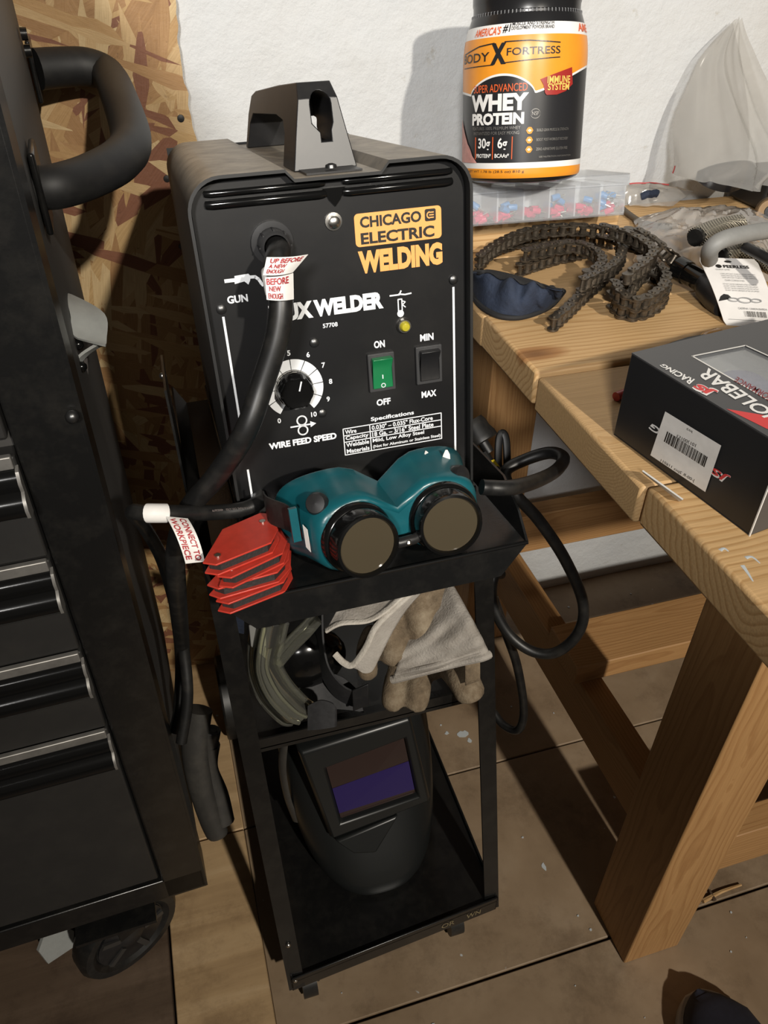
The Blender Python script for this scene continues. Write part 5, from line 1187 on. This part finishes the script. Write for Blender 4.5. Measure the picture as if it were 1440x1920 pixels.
# crinkled bag holding braided hose pieces
def crinkle(u, v):
    base = px(lerp(1190, 1470, u), lerp(505, 412, v)-8*math.sin(math.pi*u)*v+30*(1-v)*u, z=.829)
    e = max(0, math.sin(math.pi*u))**.5*max(0, math.sin(math.pi*v))**.5
    n_ = mnoise.noise(V((u*6, v*5, 1.3)))+.6*mnoise.noise(V((u*13, v*11, 4)))+.35*mnoise.noise(V((u*28, v*24, 8)))
    return base+V((.004*n_, .004*mnoise.noise(V((u*9, v*9, 9))), (.034+.010*n_)*e+.002))
cbg = thing('crinkled_bag', 'crinkled clear plastic bag of fittings behind the white hang card', 'plastic bag', tuple(px(1300, 450, z=.8275)))
b = MB(); b.grid(crinkle, 64, 44); b.build('bag_film', M_['bag2'], cbg, ang=24)
def braid_mat():
    m, nt, b_ = nodes('braided_steel'); L = nt.links.new; tc = nt.nodes.new('ShaderNodeTexCoord')
    vs_ = []
    for a in (.8, -.8):
        mp = N(nt, 'ShaderNodeMapping'); mp.inputs['Rotation'].default_value = (a, a*.6, a); L(tc.outputs['Object'], mp.inputs[0])
        wv = N(nt, 'ShaderNodeTexWave', Scale=130.0); L(mp.outputs[0], wv.inputs['Vector']); vs_.append(wv)
    mm = N(nt, 'ShaderNodeMath', operation='MAXIMUM'); L(vs_[0].outputs['Fac'], mm.inputs[0]); L(vs_[1].outputs['Fac'], mm.inputs[1])
    r = ramp(nt, [(.45, (.02, .018, .015)), (.85, (.42, .38, .30))]); L(mm.outputs[0], r.inputs[0]); L(r.outputs[0], b_.inputs['Base Color'])
    b_.inputs['Metallic'].default_value = .7; b_.inputs['Roughness'].default_value = .35
    bp = N(nt, 'ShaderNodeBump', Strength=.8, Distance=.001); L(mm.outputs[0], bp.inputs['Height']); L(bp.outputs['Normal'], b_.inputs['Normal']); return m
M_['braid'] = braid_mat()
for i, (pts, lab) in enumerate([([(1308, 444), (1345, 428), (1385, 420)], 'upper braided metal hose piece by the crinkled bag'), ([(1352, 480), (1385, 470), (1440, 492), (1475, 510)], 'lower braided metal hose piece behind the hang card')]):
    P = [px(a, c, z=.890-.014*i) for a, c in pts]
    t = thing('braided_hose', lab, 'hose', (P[0].x, P[0].y, .829)); b = MB(); b.tube(spline(P, 6), .0135, 16, flat=.8); b.build('braided_sleeve', M_['braid'], t)
    b = MB(); dd = (P[0]-P[1]).normalized(); b.tube([P[0]-dd*.002, P[0]+dd*.006], .0100, 14); b.build('hose_end', M_['blk_rubber'], t)
M_['greyhose'] = mat('grey_rubber_hose', (.23, .23, .22), .55, vary=.1, scale=60)
P = [px(1330, 486, z=.898), px(1332, 468, z=.915), px(1350, 452, z=.924), px(1385, 441, z=.926), px(1440, 432, z=.922), px(1480, 428, z=.915)]
b = MB(); b.tube(spline(P, 8), .0088, 14); o = b.build('grey_hose', M_['greyhose']); set_origin(o, (P[0].x, P[0].y, .829)); tag(o, 'smooth grey rubber hose curving over the braided pieces', 'hose')
P = [px(1395, 462, z=.900), px(1440, 486, z=.896), px(1480, 512, z=.890)]
b = MB(); b.tube(spline(P, 6), .0055, 10); o = b.build('black_rod', M_['blk_plastic']); set_origin(o, (P[0].x, P[0].y, .83)); tag(o, 'thin black rod lying across the lower braided hose', 'rod')
# ================================================================== ON THE MIDDLE SHELF
M_['clearv'] = glass('yellowed_clear_plastic', (.84, .84, .76), .04, .05, edge=1.0)
# --- clear goggles standing on end
SGP = px(520, 1270, zc=.90)
sg = thing('safety_goggles', 'clear yellowed safety goggles standing on end on the middle shelf', 'goggles', (SGP.x, SGP.y, MZ))
cen = [px(478, 1170, zc=.86), px(470, 1215, zc=.87), px(472, 1265, zc=.885), px(492, 1315, zc=.90), px(528, 1352, zc=.915), px(548, 1355, zc=.92)]
inn = [px(536, 1168, zc=.86), px(528, 1205, zc=.865), px(522, 1240, zc=.87), px(542, 1280, zc=.885), px(572, 1312, zc=.90), px(590, 1325, zc=.91)]
A_, B_ = spline(cen, 8), spline(inn, 8); n_ = len(A_)-1
def gogg(u, v):
    a, c = A_[int(round(u*n_))], B_[int(round(u*n_))]; p = a.lerp(c, v)
    return p-fwd*.030*math.sin(math.pi*v)**.7
b = MB(); b.grid(gogg, n_, 14, thick=.0020); lens = b.build('goggle_lens', M_['clearv'], sg, ang=70)
for P in (A_, B_): b = MB(); b.tube(P, .0042, 8); b.build('goggle_rim', M_['clearv'], sg)
b = MB(); b.tube([a.lerp(c, .45)-fwd*.031 for a, c in zip(A_, B_)], .003, 8); b.build('centre_ridge', M_['clearv'], sg)
b = MB(); b.tube([a.lerp(c, .72)-fwd*.026 for a, c in zip(A_[8:], B_[8:])], .0026, 8); b.build('centre_ridge', M_['clearv'], sg)
arm = [px(520, 1245, zc=.87), px(545, 1215, zc=.868), px(575, 1185, zc=.865), px(596, 1160, zc=.862)]
b = MB(); b.tube(spline(arm, 6), .0085, 10, flat=.45); b.tube([p+upv*.010 for p in spline(arm, 6)], .0045, 8); b.build('nose_flange', M_['clearv'], sg)
M_['greyclip'] = mat('grey_plastic_clip', (.24, .24, .23), .4)
b = MB(); Q = [px(466, 1172, zc=.845), px(497, 1172, zc=.845), px(499, 1236, zc=.853), px(470, 1212, zc=.853)]; b.add(Q+[q+fwd*.006 for q in Q], [(0, 1, 2, 3), (7, 6, 5, 4), (0, 4, 5, 1), (1, 5, 6, 2), (2, 6, 7, 3), (3, 7, 4, 0)]); b.build('vent_clip', M_['greyclip'], sg, bevel=.001)
# --- black elastic headband loops
hb = px(610, 1260, zc=.93)
hbt = thing('headband', 'wide black elastic headband looped between clear goggles and gloves', 'headband', (hb.x, hb.y, MZ))
def rib(A, C, name, m=None, th=.0022):
    P0, P1 = spline(A, 8), spline(C, 8); b = MB(); n = len(P0)-1
    b.grid(lambda u, v: P0[int(round(u*n))].lerp(P1[int(round(u*n))], v), n, 4, thick=th); b.build(name, M_['strapk'], hbt, ang=60)
M_['strapk'] = mat('black_elastic', (.020, .020, .022), .65, vary=.3, scale=200)
rib([px(606, 1150, zc=.90), px(608, 1200, zc=.905), px(618, 1250, zc=.91), px(645, 1285, zc=.92), px(678, 1300, zc=.925)], [px(590, 1155, zc=.93), px(596, 1205, zc=.935), px(604, 1262, zc=.94), px(630, 1305, zc=.95), px(668, 1325, zc=.95)], 'band')
rib([px(560, 1290, zc=.95), px(600, 1262, zc=.955), px(640, 1268, zc=.955), px(672, 1295, zc=.955)], [px(572, 1345, zc=.95), px(610, 1330, zc=.955), px(650, 1330, zc=.955), px(682, 1335, zc=.955)], 'band')
rib([px(578, 1322, zc=.885), px(601, 1312, zc=.880), px(624, 1318, zc=.880), px(629, 1332, zc=.885)], [px(578, 1368, zc=.892), px(601, 1366, zc=.888), px(624, 1362, zc=.888), px(629, 1360, zc=.892)], 'band')
b = MB(); Q = [px(660, 1295, zc=.918), px(691, 1282, zc=.915), px(692, 1322, zc=.925), px(662, 1334, zc=.928)]; b.add(Q+[q+fwd*.005 for q in Q], [(0, 1, 2, 3), (7, 6, 5, 4), (0, 4, 5, 1), (1, 5, 6, 2), (2, 6, 7, 3), (3, 7, 4, 0)]); b.build('buckle', M_['blk_plastic'], hbt, bevel=.001)
b = MB(); b.grid(lambda u, v: px(lerp(412, 458, u), lerp(1140, 1176, v)+10*u, zc=.84+.03*v), 5, 3, thick=.002); b.build('blue_tab', M_['navy'], hbt)
b = MB(); b.ball(px(575, 1235, zc=.955), (.050, .030, .045), 20); b.build('headgear_pad', M_['blk_gloss'], hbt)

# --- two leather gloves
def leather(name, c0, c1, c2, sc):
    m, nt, b_ = nodes(name); L = nt.links.new; tc = nt.nodes.new('ShaderNodeTexCoord')
    n1 = N(nt, 'ShaderNodeTexNoise', Scale=sc, Detail=8.0, Roughness=.7); L(tc.outputs['Object'], n1.inputs['Vector'])
    r = ramp(nt, [(.28, c0), (.5, c1), (.72, c2)]); L(n1.outputs['Fac'], r.inputs[0]); L(r.outputs[0], b_.inputs['Base Color']); b_.inputs['Roughness'].default_value = .9
    n2 = N(nt, 'ShaderNodeTexNoise', Scale=420.0, Detail=3.0); L(tc.outputs['Object'], n2.inputs['Vector'])
    bp = N(nt, 'ShaderNodeBump', Strength=.6, Distance=.0015); L(n2.outputs['Fac'], bp.inputs['Height']); L(bp.outputs['Normal'], b_.inputs['Normal']); return m
M_['suede'] = leather('grey_suede', (.22, .195, .165), (.34, .31, .275), (.42, .39, .35), 22); M_['soiled'] = leather('soiled_leather', (.060, .042, .026), (.17, .125, .078), (.30, .245, .17), 34)
M_['hem'] = leather('pale_hem', (.40, .36, .31), (.52, .48, .42), (.58, .54, .48), 60)
def glove(name, label, fingers, palm, group='leather work gloves on the middle shelf'):
    c = palm[0]; t = thing(name, label, 'glove', (c.x, c.y, MZ+.0), group=group)
    b = MB()
    for P, r0, r1 in fingers: b.tube(spline(P, 6), (lambda r0, r1: (lambda u: max(.0025, lerp(r0, r1, u)*(1 if .08 < u < .90 else (math.sqrt(max(0, 1-((u-.90)/.10)**2)) if u >= .9 else .55+.45*math.sqrt(u/.08))))))(r0, r1), 14)
    for q, r in zip(palm[::2], palm[1::2]): b.ball(q, r, 16)
    o = from_mesh(remesh(b, .0032, 5), 'hand', M_['soiled'], t, ang=180); return t
F = lambda *pts: [px(a, c, zc=z_) for a, c, z_ in pts]
g1 = glove('leather_glove', 'upper grey leather glove with brown fingers draped over the other glove',
  [(F((812, 1085, 0.851), (825, 1130, 0.841), (832, 1170, 0.841), (830, 1192, 0.851)), .0165, .0150), (F((775, 1105, 0.851), (785, 1150, 0.838), (795, 1190, 0.838), (797, 1215, 0.851)), .0170, .0150),
   (F((735, 1130, 0.856), (728, 1170, 0.841), (738, 1205, 0.838), (735, 1238, 0.851)), .0170, .0155), (F((705, 1180, 0.866), (690, 1215, 0.851), (688, 1250, 0.856), (692, 1262, 0.866)), .0135, .0115)],
  [px(795, 1085, zc=0.855), (.035, .030, .030), px(755, 1125, zc=0.860), (.030, .026, .028)])
# cuff of the upper glove: wide suede sheet hanging over the front, rolled hem
def cuff(u, v):
    a = px(lerp(770, 842, u), lerp(1150, 1085, u), zc=lerp(.870, .835, u)); c = px(lerp(735, 922, u), lerp(1278, 1232, u), zc=lerp(.842, .795, u))
    p = a.lerp(c, v)-fwd*(.022*math.sin(math.pi*min(1, v*1.05))+.006*mnoise.noise(V((u*3, v*5, 2)))+.0030*math.sin(v*26+u*7)*v)
    if v > .92: p = p+fwd*.010*(v-.92)/.08
    if u > .88: p = p+fwd*.008*((u-.88)/.12)**2
    return p
b = MB(); b.grid(cuff, 30, 30); b.build('cuff', M_['suede'], g1, solid=.0028, ang=120)
b = MB(); b.tube([cuff(k/30, 1.0)+fwd*.002 for k in range(31)], .0048, 8); b.tube([cuff(.02+k*.9/30, .90)-fwd*.001 for k in range(31)], .0028, 8); b.build('cuff_hem', M_['suede'], g1)
g2 = glove('leather_glove', 'lower grey leather glove, stained fingertips hanging past the shelf edge',
  [(F((745, 1265, .94), (740, 1290, .925), (737, 1310, .92), (738, 1318, .925)), .0150, .0140), (F((785, 1260, .935), (785, 1290, .92), (782, 1310, .915), (778, 1320, .92)), .0155, .0145), (F((845, 1245, .905), (866, 1270, .868), (878, 1292, .860), (884, 1306, .862)), .0190, .0170)],
  [px(800, 1235, zc=.945), (.050, .030, .024), px(850, 1225, zc=.94), (.036, .026, .024)])
# open cuff of the lower glove with its pale edge, standing at the left
def cuff2(u, v):
    edge = spline([px(612, 1178, zc=.885), px(650, 1166, zc=.875), px(705, 1160, zc=.872), px(742, 1128, zc=.872), px(782, 1104, zc=.880)], 8)
    low = spline([px(618, 1230, zc=.90), px(640, 1245, zc=.895), px(660, 1225, zc=.885), px(690, 1180, zc=.885), px(725, 1150, zc=.892)], 8)
    i = int(round(u*(len(edge)-1))); return edge[i].lerp(low[i], v)-fwd*.006*math.sin(math.pi*v)
ed = [px(612, 1182, zc=0.810), px(640, 1168, zc=0.802), px(690, 1163, zc=0.798), px(725, 1143, zc=0.798), px(760, 1112, zc=0.802), px(786, 1100, zc=0.808)]
ed2 = [px(786, 1100, zc=0.806), px(745, 1135, zc=0.798), px(705, 1175, zc=0.798), px(685, 1215, zc=0.802), px(662, 1246, zc=0.810), px(645, 1243, zc=0.814), px(628, 1226, zc=0.818)]
b = MB(); b.tube(spline(ed, 8), .0040, 9, flat=.55); b.tube(spline(ed2, 8), .0036, 9, flat=.55); b.build('pale_hem', M_['hem'], g2)
def inner(u, v): A = spline(ed, 8); C = spline([px(640, 1130, zc=.815), px(680, 1115, zc=.815), px(730, 1105, zc=.815), px(770, 1100, zc=.815), px(790, 1098, zc=.815), px(800, 1098, zc=.815)], 8); i = int(round(u*(len(A)-1))); return A[i].lerp(C[i], v)
b = MB(); b.grid(inner, 40, 8); b.build('cuff_lining', M_['suede'], g2, solid=.002, ang=120)
def inner2(u, v): A = spline(ed2, 8); C = spline([px(788, 1112, zc=.812), px(760, 1145, zc=.812), px(735, 1185, zc=.812), px(715, 1225, zc=.812), px(700, 1255, zc=.812), px(690, 1262, zc=.812), px(680, 1262, zc=.812)], 8); i = int(round(u*(len(A)-1))); return A[i].lerp(C[i], v)
b = MB(); b.grid(inner2, 48, 8); b.build('cuff', M_['suede'], g2, solid=.002, ang=120)
b = MB(); b.grid(lambda u, v: px(lerp(872, 900, u), lerp(1215, 1285-10*u, v), zc=.836-.004*math.sin(math.pi*v)), 6, 8); b.build('thumb_patch', M_['soiled'], g2, solid=.002, ang=120)

# ================================================================== WELDING HELMET on the base tray
M_['helmet'] = mat('satin_black_helmet', (.011, .012, .012), .34)
HC = px(690, 1560, zc=1.24)
hel = thing('welding_helmet', 'black welding helmet with violet-tinted filter window on the bottom tray', 'helmet', (-.185, -.44, .087))
# shell: stacked outlines from chin to crown, leaning back; open behind
def hsec(w_, d_, y0, z, n=28, sq=.75):
    out = []
    for i in range(n+1):
        a = math.pi*(1+i/n); ca, sa = math.cos(a), math.sin(a)
        out.append((-.182+w_*math.copysign(abs(ca)**sq, ca), y0+d_*math.copysign(abs(sa)**sq, sa), z))
    return out
secs = [(.050, .090, -.490, .090), (.074, .112, -.485, .097), (.092, .112, -.478, .115), (.102, .104, -.462, .150), (.108, .094, -.440, .195), (.110, .088, -.415, .245), (.107, .080, -.395, .290), (.098, .070, -.375, .325), (.080, .055, -.355, .348), (.045, .030, -.335, .360)]
b = MB(); b.loft([hsec(*s) for s in secs], closed=False, caps=False); b.build('helmet_shell', M_['helmet'], hel, solid=.003, ang=60, sub=1)
# lens housing: protruding rounded frame with sloping face
fc = [px(560, 1408, Y=-.505), px(768, 1342, Y=-.505), px(806, 1500, Y=-.548), px(622, 1572, Y=-.548)]
wn = [px(612, 1440, Y=-.514), px(758, 1385, Y=-.514), px(780, 1490, Y=-.542), px(640, 1538, Y=-.542)]
def lerp4(Q, t, c): return [q.lerp(c, t) for q in Q]
hc_ = sum(fc, V((0, 0, 0)))/4; nrm = (fc[1]-fc[0]).cross(fc[3]-fc[0]).normalized()
if nrm.dot(CAM-hc_) < 0: nrm = -nrm
b = MB(); back = [q-nrm*.060+(q-hc_)*.06 for q in fc]; midr = [q-nrm*.004+(q-hc_)*.02 for q in fc]
b.loft([back, midr, [q+nrm*.004-(q-hc_)*.03 for q in fc], [q+nrm*.004 for q in lerp4(wn, -.06, sum(wn, V((0, 0, 0)))/4)], [q-nrm*.006 for q in wn]], caps=False)
hs_ = b.build('lens_housing', M_['helmet'], hel, bevel=.006, ang=60, seg=3)
M_['filter'] = mat('filter_glass', (.030, .018, .016), .06); M_['violet_f'] = mat('violet_filter', (.020, .012, .085), .10)
b = MB(); b.add([q-nrm*.004 for q in wn], [(3, 2, 1, 0)]); b.build('filter_window', M_['filter'], hs_, smooth=False)
vq = [wn[0].lerp(wn[3], .42), wn[1].lerp(wn[2], .42), wn[1].lerp(wn[2], .93), wn[0].lerp(wn[3], .90)]
b = MB(); b.add([q-nrm*.0034 for q in vq], [(3, 2, 1, 0)]); b.build('violet_cartridge', M_['violet_f'], hs_, smooth=False)
b = MB(); Q = [px(628, 1578, Y=-.552), px(748, 1530, Y=-.552), px(705, 1600, Y=-.570), px(664, 1602, Y=-.570)]; b.add(Q+[q-nrm*.02 for q in Q], [(0, 1, 2, 3), (7, 6, 5, 4), (0, 4, 5, 1), (1, 5, 6, 2), (2, 6, 7, 3), (3, 7, 4, 0)]); b.build('chin_step', M_['helmet'], hs_, bevel=.003)
P = [V((-.286, -.455, .300)), V((-.293, -.462, .250)), V((-.292, -.475, .200)), V((-.285, -.490, .160))]
b = MB(); b.tube(spline(P, 6), .007, 8, flat=.4); b.build('headgear_strap', M_['gun_grey'], hel)

# ================================================================== SHOE at the lower right edge
M_['shoe_navy'] = mat('navy_canvas', (.014, .016, .030), .8, vary=.2, scale=150); M_['sole'] = mat('grey_rubber_sole', (.30, .29, .28), .6)
sp0 = px(1335, 1885, z=.05)
sh = thing('sneaker', 'toe of a dark navy sneaker with grey sole at the lower right', 'shoe', (sp0.x+.01, sp0.y-.10, .0008))
sdir = V((.10, -1.0, 0)).normalized(); sx_ = V((-sdir.y, sdir.x, 0))
o0 = V((sp0.x-.004, sp0.y+.024, 0))
def shoe_ring(t, grow, zs):
    y = t*.27; w_ = .052*math.sqrt(max(.02, min(1, t/.16)))*(1-.12*math.sin(math.pi*min(1, max(0, (t-.35)/.5)))); h_ = lerp(.030, .085, min(1, max(0, t-.05)/.5)) if t > .05 else .022
    out = []
    for k in range(14):
        a = math.pi*k/13; out.append(o0+sdir*y+sx_*(-(w_+grow)*math.cos(a))+V((0, 0, zs+(h_)*max(0, math.sin(a))**.8)))
    return out
ts = [0, .01, .03, .06, .1, .16, .24, .34, .46, .6, .75, .9, 1]
b = MB(); b.loft([shoe_ring(t, 0, .022) for t in ts], closed=True, caps=True); b.build('upper', M_['shoe_navy'], sh, ang=70)
b = MB()
def sole_ring(t):
    y = t*.27-.004; w_ = .055*math.sqrt(max(.03, min(1, (t+.006)/.16)))*(1-.12*math.sin(math.pi*min(1, max(0, (t-.35)/.5))))
    c = o0+sdir*y; return [c-sx_*w_+V((0, 0, .001)), c+sx_*w_+V((0, 0, .001)), c+sx_*w_+V((0, 0, .026)), c-sx_*w_+V((0, 0, .026))]
b.loft([sole_ring(t) for t in ts]); b.build('sole', M_['sole'], sh, bevel=.003)
